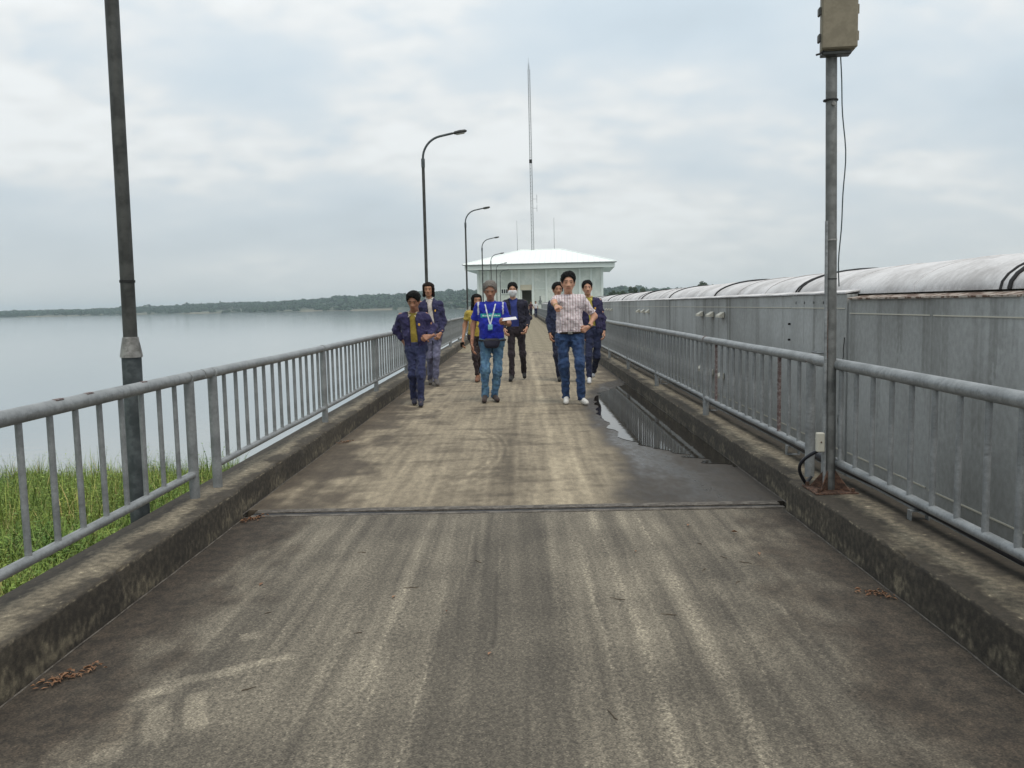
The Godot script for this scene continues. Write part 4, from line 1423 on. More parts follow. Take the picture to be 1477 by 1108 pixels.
# ---------------------------------------------------------------- people
# A field of smoothly joined tapered capsules, meshed as surface nets.
class Field:
	var o: Vector3
	var h: float
	var k: float
	var nx: int
	var ny: int
	var nz: int
	var acc := PackedFloat32Array()
	var val := PackedFloat32Array()

	func _init(lo: Vector3, hi: Vector3, cell: float, kk: float) -> void:
		o = lo
		h = cell
		k = kk
		nx = int((hi.x - lo.x) / h) + 2
		ny = int((hi.y - lo.y) / h) + 2
		nz = int((hi.z - lo.z) / h) + 2
		acc.resize(nx * ny * nz)

	func cap(a: Vector3, b: Vector3, ra: float, rb: float) -> void:
		var m := maxf(ra, rb) + 2.6 / k + h
		var i0 := maxi(0, int((minf(a.x, b.x) - m - o.x) / h))
		var i1 := mini(nx - 1, int((maxf(a.x, b.x) + m - o.x) / h) + 1)
		var j0 := maxi(0, int((minf(a.y, b.y) - m - o.y) / h))
		var j1 := mini(ny - 1, int((maxf(a.y, b.y) + m - o.y) / h) + 1)
		var l0 := maxi(0, int((minf(a.z, b.z) - m - o.z) / h))
		var l1 := mini(nz - 1, int((maxf(a.z, b.z) + m - o.z) / h) + 1)
		var ab := b - a
		var q := ab.length_squared()
		var iq := 1.0 / q if q > 1e-9 else 0.0
		for l in range(l0, l1 + 1):
			for j in range(j0, j1 + 1):
				var row := nx * (j + ny * l)
				var p := Vector3(0, o.y + j * h, o.z + l * h) - a
				for i in range(i0, i1 + 1):
					p.x = o.x + i * h - a.x
					var t := clampf(p.dot(ab) * iq, 0.0, 1.0)
					var d := (p - ab * t).length() - ra - (rb - ra) * t
					if d < 2.6 / k + h:
						acc[row + i] += exp(-k * d)

	func finish(post = null) -> void:
		val.resize(acc.size())
		var use := post != null
		for l in nz:
			for j in ny:
				var row := nx * (j + ny * l)
				for i in nx:
					var s := acc[row + i]
					if s <= 0.0:
						val[row + i] = 0.2
						continue
					var d := -log(s) / k
					if use and d < 0.05:
						d = post.call(Vector3(o.x + i * h, o.y + j * h, o.z + l * h), d)
					val[row + i] = d

	func front_z(x: float, y: float) -> float:
		var i := clampi(int(round((x - o.x) / h)), 0, nx - 1)
		var j := clampi(int(round((y - o.y) / h)), 0, ny - 1)
		for l in range(nz - 2, 0, -1):
			var a := val[i + nx * (j + ny * l)]
			if a < 0.0:
				var b := val[i + nx * (j + ny * (l + 1))]
				return o.z + (l + clampf(a / (a - b), 0.0, 1.0)) * h
		return 0.0

	func mesh_into(mb: MB, color = null, xf := Transform3D.IDENTITY) -> void:
		var cell := PackedInt32Array()
		cell.resize(val.size())
		cell.fill(-1)
		var dy := nx
		var dz := nx * ny
		for l in nz - 1:
			for j in ny - 1:
				var row := nx * (j + ny * l)
				for i in nx - 1:
					var q := row + i
					if acc[q] <= 0.0 and acc[q + 1 + dy + dz] <= 0.0:
						continue
					var v0 := val[q]
					var v1 := val[q + 1]
					var v2 := val[q + dy]
					var v3 := val[q + dy + 1]
					var v4 := val[q + dz]
					var v5 := val[q + dz + 1]
					var v6 := val[q + dz + dy]
					var v7 := val[q + dz + dy + 1]
					var neg := int(v0 < 0) + int(v1 < 0) + int(v2 < 0) + int(v3 < 0) + int(v4 < 0) + int(v5 < 0) + int(v6 < 0) + int(v7 < 0)
					if neg == 0 or neg == 8:
						continue
					var c := [v0, v1, v2, v3, v4, v5, v6, v7]
					var sum := Vector3.ZERO
					var n := 0
					for e in [[0, 1], [2, 3], [4, 5], [6, 7], [0, 2], [1, 3], [4, 6], [5, 7], [0, 4], [1, 5], [2, 6], [3, 7]]:
						var a: float = c[e[0]]
						var b: float = c[e[1]]
						if (a < 0) != (b < 0):
							var t := a / (a - b)
							var pa := Vector3(e[0] & 1, (e[0] >> 1) & 1, e[0] >> 2)
							var pb := Vector3(e[1] & 1, (e[1] >> 1) & 1, e[1] >> 2)
							sum += pa.lerp(pb, t)
							n += 1
					var p := o + (Vector3(i, j, l) + sum / n) * h
					var g := Vector3(v1 + v3 + v5 + v7 - v0 - v2 - v4 - v6, v2 + v3 + v6 + v7 - v0 - v1 - v4 - v5, v4 + v5 + v6 + v7 - v0 - v1 - v2 - v3)
					if color != null:
						mb.col = color.call(p)
					cell[q] = mb.vert(xf * p, (xf.basis * g).normalized(), Vector2(p.x, p.y))
		for l in range(1, nz - 1):
			for j in range(1, ny - 1):
				var row := nx * (j + ny * l)
				for i in range(1, nx - 1):
					var q := row + i
					if acc[q] <= 0.0:
						continue
					var s := val[q] < 0
					if s != (val[q + 1] < 0):
						face(mb, cell[q], cell[q - dy], cell[q - dy - dz], cell[q - dz])
					if s != (val[q + dy] < 0):
						face(mb, cell[q], cell[q - 1], cell[q - 1 - dz], cell[q - dz])
					if s != (val[q + dz] < 0):
						face(mb, cell[q], cell[q - 1], cell[q - 1 - dy], cell[q - dy])

	func face(mb: MB, a: int, b: int, d: int, e: int) -> void:
		if a < 0 or b < 0 or d < 0 or e < 0:
			return
		mb.tri_auto(a, b, d)
		mb.tri_auto(a, d, e)

var head_cache: MB

func head_field() -> Field:
	var f := Field.new(V(-0.12, -0.19, -0.15), V(0.12, 0.16, 0.15), 0.0065, 105.0)
	f.cap(V(0, 0.036, -0.036), V(0, 0.032, 0.018), 0.072, 0.070)
	f.cap(V(0, -0.02, 0.026), V(0, -0.06, 0.034), 0.052, 0.042)
	f.cap(V(-0.008, -0.093, 0.056), V(0.008, -0.093, 0.056), 0.018, 0.018)
	for s in [-1.0, 1.0]:
		f.cap(V(0.044 * s, -0.05, 0.0), V(0.020 * s, -0.09, 0.044), 0.018, 0.014)
		f.cap(V(0.036 * s, -0.022, 0.052), V(0.030 * s, -0.03, 0.056), 0.018, 0.016)
		f.cap(V(0.014 * s, 0.022, 0.078), V(0.042 * s, 0.020, 0.064), 0.008, 0.008)
		f.cap(V(0.073 * s, 0.006, -0.012), V(0.072 * s, -0.030, -0.006), 0.013, 0.008)
	f.cap(V(0, 0.006, 0.082), V(0, -0.030, 0.100), 0.006, 0.010)
	f.cap(V(-0.011, -0.034, 0.090), V(0.011, -0.034, 0.090), 0.006, 0.006)
	f.cap(V(-0.016, -0.062, 0.076), V(0.016, -0.062, 0.076), 0.008, 0.008)
	f.cap(V(0, -0.09, -0.015), V(0, -0.17, -0.035), 0.046, 0.050)
	f.finish()
	return f

func skin_color(p: Vector3, skin: Color, brow: Color) -> Color:
	for s in [-1.0, 1.0]:
		if Vector2(p.x - 0.030 * s, p.y - 0.002).length() < 0.0075 and p.z > 0.05:
			return Color(0.03, 0.02, 0.015)
		if absf(p.y - 0.024 + 0.1 * absf(absf(p.x) - 0.03)) < 0.0055 and absf(p.x - 0.031 * s) < 0.020 and p.z > 0.04:
			return brow.lerp(skin, 0.25)
	if absf(p.y + 0.063) < 0.008 and absf(p.x) < 0.025 and p.z > 0.065:
		return skin.lerp(Color(0.30, 0.10, 0.08), 0.5)
	return skin

func add_hand(mb: MB, wrist: Vector3, dir: Vector3, nrm: Vector3, thumb_side: float, curl: float, point := false) -> void:
	var d := dir.normalized()
	var n := (nrm - d * nrm.dot(d)).normalized()
	var lat := d.cross(n).normalized() * thumb_side
	var f := Field.new(wrist - Vector3.ONE * 0.16, wrist + Vector3.ONE * 0.16, 0.0058, 230.0)
	for i in 4:
		var off := lat * (1.5 - i) * 0.019
		var base: Vector3 = wrist + d * [0.088, 0.092, 0.088, 0.080][i] + off
		f.cap(wrist + off * 0.55, base, 0.013, 0.010)
		var c := curl
		if point:
			c = 0.08 if i == 0 else 1.45
		var ln: float = [0.040, 0.044, 0.041, 0.032][i]
		var d1 := d * cos(c) + n * sin(c)
		var p1: Vector3 = base + d1 * ln
		var d2 := d * cos(c * 1.9) + n * sin(c * 1.9)
		var p2: Vector3 = p1 + d2 * ln * 0.7
		var d3 := d * cos(c * 2.4) + n * sin(c * 2.4)
		f.cap(base, p1, 0.0085, 0.0078)
		f.cap(p1, p2, 0.0078, 0.0070)
		f.cap(p2, p2 + d3 * ln * 0.45, 0.0070, 0.0060)
	var tb := wrist + d * 0.028 + lat * 0.026
	var td := (d * 0.75 + lat * 0.5 + n * (0.25 + curl * 0.3)).normalized()
	f.cap(tb, tb + td * 0.042, 0.0115, 0.0095)
	f.cap(tb + td * 0.042, tb + td * 0.042 + (td + d * 0.5 - lat * 0.2).normalized() * 0.034, 0.0092, 0.0072)
	f.cap(wrist - d * 0.05, wrist + d * 0.02, 0.023, 0.020)
	f.finish()
	f.mesh_into(mb)

func torso_caps(f: Field, j: Array, add: float, girth: float, belly := 0.0) -> void:
	var ms: Vector3 = (j[2] + j[3]) * 0.5
	var mh: Vector3 = (j[8] + j[9]) * 0.5
	for s in [2, 3]:
		var sh: Vector3 = j[s]
		var hp: Vector3 = j[s + 6]
		var up := ms + (sh - ms) * 0.50 + V(0, -0.075, 0.0)
		var wa := ms.lerp(mh, 0.62) + (sh - ms) * 0.38
		var lo := mh + (hp - mh) * 0.85 + V(0, 0.05, 0)
		f.cap(up, wa, 0.080 * girth + add, 0.078 * girth + add)
		f.cap(wa, lo, 0.078 * girth + add, 0.082 * girth + add)
		f.cap(ms.lerp(j[1], 0.45) + V(0, -0.015, -0.012), sh + (ms - sh) * 0.12 + V(0, -0.026, 0), 0.046 + add, 0.042 + add)
	f.cap(ms + V(0, -0.08, 0.018), ms.lerp(mh, 0.6) + V(0, 0, 0.012 + belly), 0.076 * girth + add, 0.080 * girth + add)
	f.cap(ms.lerp(mh, 0.6) + V(0, 0, 0.012 + belly), mh + V(0, 0.04, 0.0), 0.080 * girth + add, 0.080 * girth + add)
	f.cap(j[1] + V(0, -0.03, -0.012), ms + V(0, -0.02, 0), 0.048 + add * 0.5, 0.07 + add)

func bounds(pts: Array, m: float) -> Array:
	var lo: Vector3 = pts[0]
	var hi: Vector3 = pts[0]
	for p in pts:
		lo = lo.min(p)
		hi = hi.max(p)
	return [lo - Vector3.ONE * m, hi + Vector3.ONE * m]

var fold_a := FastNoiseLite.new()

func cloth(c: Color, s: int) -> StandardMaterial3D:
	var m := mat(Color(1, 1, 1), 0.92)
	m.vertex_color_use_as_albedo = true
	m.albedo_texture = mottle(s, 64, Color(0.90, 0.90, 0.90), Color(1, 1, 1), 0.06, 0.2, 0.3, 0.7, 0.05)
	triplanar(m, 5.0, false)
	m.rim_enabled = true
	m.rim = 0.15
	return m

func make_person(label: String, s: Dictionary) -> Node3D:
	var j: Array = s.j
	var cell: float = s.get("cell", 0.0135)
	var far: bool = s.get("far", false)
	var t := thing("person", label, "person", s.at, "people walking along the bridge")
	if not M.has("cloth"):
		M.cloth = cloth(Color.WHITE, 221)
		M.skin = mat(Color(1, 1, 1), 0.6)
		M.skin.vertex_color_use_as_albedo = true
		M.skin.subsurf_scatter_enabled = true
		M.skin.subsurf_scatter_strength = 0.1
		M.hair = mat(Color(1, 1, 1), 0.75)
		M.hair.metallic_specular = 0.25
		M.hair.vertex_color_use_as_albedo = true
		fold_a.noise_type = FastNoiseLite.TYPE_SIMPLEX_SMOOTH
		fold_a.fractal_octaves = 2
		fold_a.frequency = 9.0
	var girth: float = s.get("girth", 1.0)
	var belly: float = s.get("belly", 0.0)
	var skin: Color = s.skin
	var hip_y: float = (j[8].y + j[9].y) * 0.5
	var waist: float = hip_y + 0.075
	var seed_off: float = s.at.x * 31.0 + s.at.z * 7.0
	var folds := func(p: Vector3, amp: float) -> float:
		return amp * fold_a.get_noise_3d(p.x * 1.3 + seed_off, p.y * 0.9, p.z * 1.3) + amp * 0.45 * fold_a.get_noise_3d(p.x * 1.7 + p.y * 1.5, p.y * 2.1 + seed_off, p.z * 1.6)
	# ---- skin: one body
	var bb := bounds(j, 0.16)
	var f := Field.new(bb[0], bb[1], 0.016, 60.0)
	var thin: float = s.get("leg", 1.0)
	torso_caps(f, j, -0.036, girth, 0.0)
	f.cap(j[1] + V(0, -0.03, -0.01), j[0] + V(0, -0.10, -0.03), 0.050, 0.046)
	for a in 2:
		f.cap(j[2 + a], j[4 + a], 0.040, 0.036)
		f.cap(j[4 + a], j[6 + a], 0.035, 0.024)
		f.cap(j[8 + a], j[10 + a], 0.050 * thin, 0.036 * thin)
		f.cap(j[10 + a], j[12 + a], 0.035 * thin, 0.027)
		f.cap(j[12 + a] + V(0, -0.05, -0.01), j[14 + a] + V(0, -0.005, -0.05), 0.022, 0.014)
	f.finish()
	var mb := MB.new()
	mb.col = skin
	f.mesh_into(mb)
	if head_cache == null:
		head_cache = MB.new()
		head_field().mesh_into(head_cache)
	var hs: float = s.get("head", 1.04)
	var hx := Transform3D(Basis(Vector3.UP, s.get("turn", 0.0)) * Basis(Vector3.RIGHT, s.get("nod", 0.0)) * Basis(Vector3.BACK, s.get("tilt", 0.0)), j[0])
	hx.basis = hx.basis.scaled(Vector3.ONE * hs)
	var first := mb.v.size()
	for i in head_cache.v.size():
		mb.col = skin_color(head_cache.v[i], skin, s.hair)
		mb.vert(hx * head_cache.v[i], (hx.basis * head_cache.n[i]).normalized())
	for i in head_cache.ix:
		mb.ix.append(first + i)
	mb.col = skin
	if not far:
		for a in 2:
			var fore: Vector3 = (j[6 + a] - j[4 + a]).normalized()
			var hd: Array = s.get("hands", [[], []])[a]
			var dir: Vector3 = hd[0] if hd.size() > 0 else fore
			var nrm: Vector3 = hd[1] if hd.size() > 0 else V(1 if a == 0 else -1, 0, -0.3)
			var curl: float = hd[2] if hd.size() > 0 else 0.55
			var pt: bool = hd[3] if hd.size() > 3 else false
			# thumb towards the front
			var lat := dir.cross(nrm)
			var ts := 1.0 if lat.dot(V(0, 0.3, 1)) > 0 else -1.0
			add_hand(mb, j[6 + a], dir, nrm, ts, curl, pt)
	part("body", mb.mesh(), M.skin, t)
	# ---- hair
	var hf := Field.new(V(-0.15, -0.34, -0.17), V(0.15, 0.17, 0.14), 0.010, 90.0)
	var style: String = s.get("style", "short")
	hf.cap(V(0, 0.034, -0.040), V(0, 0.038, 0.012), 0.087, 0.085)
	if style == "short" or style == "grey" or style == "quiff":
		hf.cap(V(-0.025, 0.074, 0.015), V(0.025, 0.078, 0.015), 0.046, 0.046)
		if style == "quiff":
			hf.cap(V(-0.035, 0.088, 0.050), V(0.020, 0.100, 0.048), 0.030, 0.026)
			hf.cap(V(0.02, 0.098, 0.03), V(0.05, 0.085, 0.03), 0.026, 0.024)
	elif style == "long":
		for q in [-1.0, 1.0]:
			hf.cap(V(0.060 * q, 0.06, 0.01), V(0.078 * q, -0.10, -0.01), 0.034, 0.026)
		hf.cap(V(0, 0.0, -0.08), V(0, -0.12, -0.07), 0.06, 0.05)
	elif style == "woman":
		for q in [-1.0, 1.0]:
			hf.cap(V(0.058 * q, 0.06, 0.01), V(0.082 * q, -0.16, 0.0), 0.036, 0.030)
		hf.cap(V(0, 0.0, -0.08), V(0, -0.24, -0.08), 0.07, 0.06)
	var line_front: float = {"short": 0.012, "grey": 0.014, "quiff": 0.014, "long": 0.020, "woman": 0.018}[style]
	var hair_cut := func(p: Vector3, d: float) -> float:
		d += 0.011 * fold_a.get_noise_3d(p.x * 7.0 + seed_off, p.y * 3.0, p.z * 7.0)
		if style == "long" or style == "woman":
			# leave the face free
			var face := maxf(absf(p.x) - 0.056, maxf(p.y - 0.058, 0.02 - p.z))
			return maxf(d, -face)
		var rough_line := 0.006 * fold_a.get_noise_3d(p.x * 6.0 + seed_off, p.z * 6.0, p.y * 6.0)
		var face := (sqrt(pow(p.x / 0.060, 2.0) + pow((p.y + 0.030 - line_front) / 0.090, 2.0)) - 1.0) * 0.075 + rough_line
		if p.z > 0.015:
			d = maxf(d, -face)
		var low := -0.026 + 0.55 * p.z + rough_line
		return maxf(d, low - p.y)
	hf.finish(hair_cut)
	var hm := MB.new()
	var hc: Color = s.hair
	var hair_col := func(p: Vector3) -> Color:
		var w := 0.5 + 0.5 * fold_a.get_noise_3d(p.x * 14.0, p.y * 6.0, p.z * 14.0)
		return hc * (0.75 + 0.5 * w) if style != "grey" else hc.lerp(Color(0.02, 0.02, 0.02), w * 0.7)
	hf.mesh_into(hm, hair_col, hx)
	part("hair", hm.mesh(), M.hair, t)
	# ---- trousers
	f = Field.new(bounds([j[8], j[9], j[10], j[11], j[12], j[13], V(0, waist, 0)], 0.17)[0], bounds([j[8], j[9], j[10], j[11], j[12], j[13], V(0, waist, 0)], 0.17)[1], cell, 52.0)
	var lw: float = s.get("leg", 1.0)
	var mh: Vector3 = (j[8] + j[9]) * 0.5
	for a in 2:
		f.cap(mh + (j[8 + a] - mh) * 0.85 + V(0, 0.10, 0), j[8 + a] + V(0, -0.02, 0), 0.082 * girth, 0.080 * girth)
		f.cap(j[8 + a] + V(0, -0.02, 0), j[10 + a], 0.076 * lw, 0.056 * lw)
		f.cap(j[10 + a], j[12 + a] + V(0, s.get("cuff", -0.06), 0), 0.056 * lw, 0.046 * lw)
	f.cap(mh + V(0, 0.10, 0.012), mh + V(0, -0.0, 0.0), 0.085 * girth, 0.08 * girth)
	var hem_l: float = s.get("cuff", -0.06)
	var tr_cut := func(p: Vector3, d: float) -> float:
		d += folds.call(p, 0.017)
		var an: Vector3 = j[12] if absf(p.x - j[12].x) + absf(p.z - j[12].z) < absf(p.x - j[13].x) + absf(p.z - j[13].z) else j[13]
		return maxf(d, maxf(p.y - waist, an.y + hem_l - p.y))
	f.finish(tr_cut)
	mb = MB.new()
	var tc: Color = s.trousers
	var tc2: Color = s.get("trousers_worn", tc)
	var tcol := func(p: Vector3) -> Color:
		var w := 0.5 + 0.7 * fold_a.get_noise_3d(p.x * 1.6 + seed_off, p.y * 0.9, p.z) + 0.22 * fold_a.get_noise_3d(p.x * 3.0, p.y * 1.4 + seed_off, p.z * 2.5)
		return tc.lerp(tc2, clampf(w, 0.0, 1.0))
	f.mesh_into(mb, tcol)
	part("trousers", mb.mesh(), M.cloth, t)
	# ---- shoes
	for a in 2:
		var an: Vector3 = j[12 + a]
		var to: Vector3 = j[14 + a]
		var sole := minf(to.y, an.y) - 0.045
		if s.get("flat", [true, true])[a]:
			sole = 0.0
			to.y = 0.04
		var heel := V(an.x, maxf(sole + 0.042, an.y - 0.055), an.z - 0.03)
		var sf := Field.new(bounds([an, to, heel], 0.09)[0], bounds([an, to, heel], 0.09)[1], 0.010, 110.0)
		sf.cap(heel, to + V(0, -0.006, -0.03), 0.033, 0.031)
		sf.cap(heel + V(0, 0.02, 0.02), an.lerp(heel, 0.4), 0.036, 0.036)
		sf.cap(heel + V(0, 0.03, 0.04), to + V(0, -0.004, -0.07), 0.031, 0.028)
		var low := Vector3(0, 1, 0)
		var shoe_cut := func(p: Vector3, d: float) -> float:
			return maxf(d, maxf(sole + 0.004 - p.y, p.y - an.y - 0.01))
		sf.finish(shoe_cut)
		mb = MB.new()
		var sc: Color = s.shoes
		var so: Color = s.get("sole", Color(0.03, 0.03, 0.03))
		var shoe_col := func(p: Vector3) -> Color:
			return so if p.y < sole + 0.02 else sc
		sf.mesh_into(mb, shoe_col)
		part("shoe", mb.mesh(), M.cloth, t)
	# ---- shirt
	bb = bounds([j[1], j[2], j[3], j[4], j[5], j[8], j[9]], 0.17)
	f = Field.new(bb[0], bb[1], cell, 52.0)
	var jack: bool = s.get("jacket", false)
	var untucked: bool = not jack and s.get("hem", waist) < waist - 0.03
	torso_caps(f, j, 0.014 if untucked else -0.006, girth, belly)
	var slv: float = s.get("sleeve", 0.62)
	if not jack:
		for a in 2:
			var e: Vector3 = j[2 + a].lerp(j[4 + a], slv)
			f.cap(j[2 + a] + V(0, -0.022, 0), e, 0.048, 0.055)
	var hem: float = s.get("hem", waist - 0.02)
	var shirt_cut := func(p: Vector3, d: float) -> float:
		d += folds.call(p, 0.016 if not jack else 0.006)
		d = maxf(d, hem - p.y)
		d = maxf(d, p.y - j[1].y + 0.005)
		if not jack:
			for a in 2:
				var ax: Vector3 = (j[4 + a] - j[2 + a])
				var q: float = (p - j[2 + a]).dot(ax) / ax.length_squared()
				if q > 0.15 and (p - j[2 + a] - ax * q).length() < 0.09 and q > slv:
					d = maxf(d, (q - slv) * ax.length())
		return d
	f.finish(shirt_cut)
	mb = MB.new()
	var shirt: Color = s.shirt
	var scol: Callable = s.get("shirt_color", func(_p: Vector3) -> Color: return shirt)
	f.mesh_into(mb, scol)
	part("shirt", mb.mesh(), s.get("shirt_mat", M.cloth), t)
	var outer := f
	# ---- jacket
	if jack:
		bb = bounds([j[1], j[2], j[3], j[4], j[5], j[6], j[7], j[8], j[9]], 0.18)
		f = Field.new(bb[0], bb[1], cell, 50.0)
		torso_caps(f, j, 0.010, girth, belly)
		for a in 2:
			f.cap(j[2 + a] + V(0, -0.022, 0), j[4 + a], 0.047, 0.044)
			f.cap(j[4 + a], j[6 + a] - (j[6 + a] - j[4 + a]).normalized() * 0.005, 0.044, 0.036)
		var jhem: float = s.get("jacket_hem", hip_y - 0.04)
		var ow: float = s.get("open", 0.045)
		var ox: float = s.get("open_x", 0.0)
		var mid: Vector3 = (j[2] + j[3]) * 0.5
		var jk_cut := func(p: Vector3, d: float) -> float:
			d += folds.call(p, 0.019)
			d = maxf(d, p.y - j[1].y - 0.002)
			if absf(p.x - mid.x) < 0.24 and p.y < mid.y - 0.2:
				var da := minf(p.distance_to(j[6]), p.distance_to(j[7]))
				if da > 0.12:
					d = maxf(d, jhem - p.y)
			var up := clampf((p.y - jhem) / (j[1].y - jhem), 0.0, 1.0)
			var half := ow * (1.0 - 0.35 * up) + 0.03 * smoothstep(0.82, 1.0, up)
			if p.z > mid.z + 0.02:
				d = maxf(d, half - absf(p.x - lerpf(mh.x, j[1].x, up) - ox))
			for a in 2:
				var ax: Vector3 = j[6 + a] - j[4 + a]
				var q: float = (p - j[4 + a]).dot(ax) / ax.length()
				if (p - j[6 + a]).length() < 0.10 and q > ax.length() - 0.012:
					d = maxf(d, q - ax.length() + 0.012)
			return d
		f.finish(jk_cut)
		mb = MB.new()
		var jc: Color = s.jacket_color
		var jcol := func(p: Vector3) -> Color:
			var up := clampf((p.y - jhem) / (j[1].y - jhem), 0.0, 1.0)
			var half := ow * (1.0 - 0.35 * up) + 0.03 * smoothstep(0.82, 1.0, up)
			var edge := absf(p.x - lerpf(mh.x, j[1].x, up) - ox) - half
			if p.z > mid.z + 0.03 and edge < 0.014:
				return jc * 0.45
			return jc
		f.mesh_into(mb, jcol)
		part("jacket", mb.mesh(), M.cloth, t)
		outer = f
		if s.get("crest", false):
			var cx: float = mid.x + 0.085
			var cy: float = mid.y - 0.13
			var z := f.front_z(cx, cy)
			var cm := MB.new()
			cm.ball(V(cx, cy, z + 0.001), V(0.016, 0.022, 0.005), 8, 5)
			part("crest", cm.mesh(), mat(Color8(196, 150, 60), 0.6), t)
	# ---- collar
	var cc: Color = s.get("collar", Color(0, 0, 0, 0))
	if cc.a > 0.0:
		var cm := MB.new()
		cm.col = cc
		var ring := []
		for i in 15:
			var a := lerpf(-2.55, 2.55, i / 14.0)
			ring.append(j[1] + V(sin(a) * 0.064, -0.012 - 0.022 * (0.5 + 0.5 * cos(a + PI)) * -1.0 - 0.03 * smoothstep(1.5, 2.55, absf(a)), -0.012 - cos(a) * 0.066))
		cm.tube(ring, [0.014], 7)
		for q in [-1.0, 1.0]:
			var tip: Vector3 = j[1] + V(0.052 * q, -0.075, 0.0)
			tip.z = maxf(outer.front_z(tip.x, tip.y), 0.05) + 0.004
			var a1: Vector3 = j[1] + V(0.014 * q, -0.035, 0.058)
			var a2: Vector3 = j[1] + V(0.062 * q, -0.006, 0.012)
			cm.tri(a1, a2, tip, V(0, 0, 1))
			cm.tri(a1 - V(0, 0, 0.006), a2 - V(0, 0, 0.006), tip - V(0, 0, 0.006), V(0, 0, -1))
		part("collar", cm.mesh(), M.cloth, t)
	t.set_meta("fz", 0)
	t.remove_meta("fz")
	s["outer"] = outer
	return t

# a flat ribbon that lies on a garment
func ribbon(f: Field, pts: Array, w: float, c: Color) -> ArrayMesh:
	var b := MB.new()
	b.col = c
	var path := []
	for i in pts.size() - 1:
		for q in 5:
			var p: Vector2 = (pts[i] as Vector2).lerp(pts[i + 1], q / 5.0)
			path.append(V(p.x, p.y, f.front_z(p.x, p.y) + 0.006))
	var e: Vector2 = pts[-1]
	path.append(V(e.x, e.y, f.front_z(e.x, e.y) + 0.006))
	for i in path.size() - 1:
		var d: Vector3 = (path[i + 1] - path[i]).normalized()
		var s := d.cross(V(0, 0, 1)).normalized() * w * 0.5
		b.quad(path[i] - s, path[i] + s, path[i + 1] + s, path[i + 1] - s, V(0, 0, 1))
		b.quad(path[i] - s - V(0, 0, 0.003), path[i] + s - V(0, 0, 0.003), path[i + 1] + s - V(0, 0, 0.003), path[i + 1] - s - V(0, 0, 0.003), V(0, 0, -1))
	return b.mesh()

func plaid_material() -> StandardMaterial3D:
	var n := 128
	var im := Image.create_empty(n, n, false, Image.FORMAT_RGB8)
	for y in n:
		for x in n:
			var c := Color8(214, 204, 204)
			var vx := x % 32
			if vx < 7:
				c = Color8(140, 116, 122)
			elif vx > 15 and vx < 18:
				c = Color8(120, 116, 150)
			if y % 42 < 4:
				c = c.lerp(Color8(150, 120, 132), 0.5)
			im.set_pixel(x, y, c)
	var m := mat(Color(1, 1, 1), 0.9)
	m.albedo_texture = ImageTexture.create_from_image(im)
	triplanar(m, 7.0, false)
	m.uv1_triplanar_sharpness = 6.0
	return m

func fix_hips(j: Array, y: float) -> Array:
	j[8].y = y
	j[9].y = y
	return j

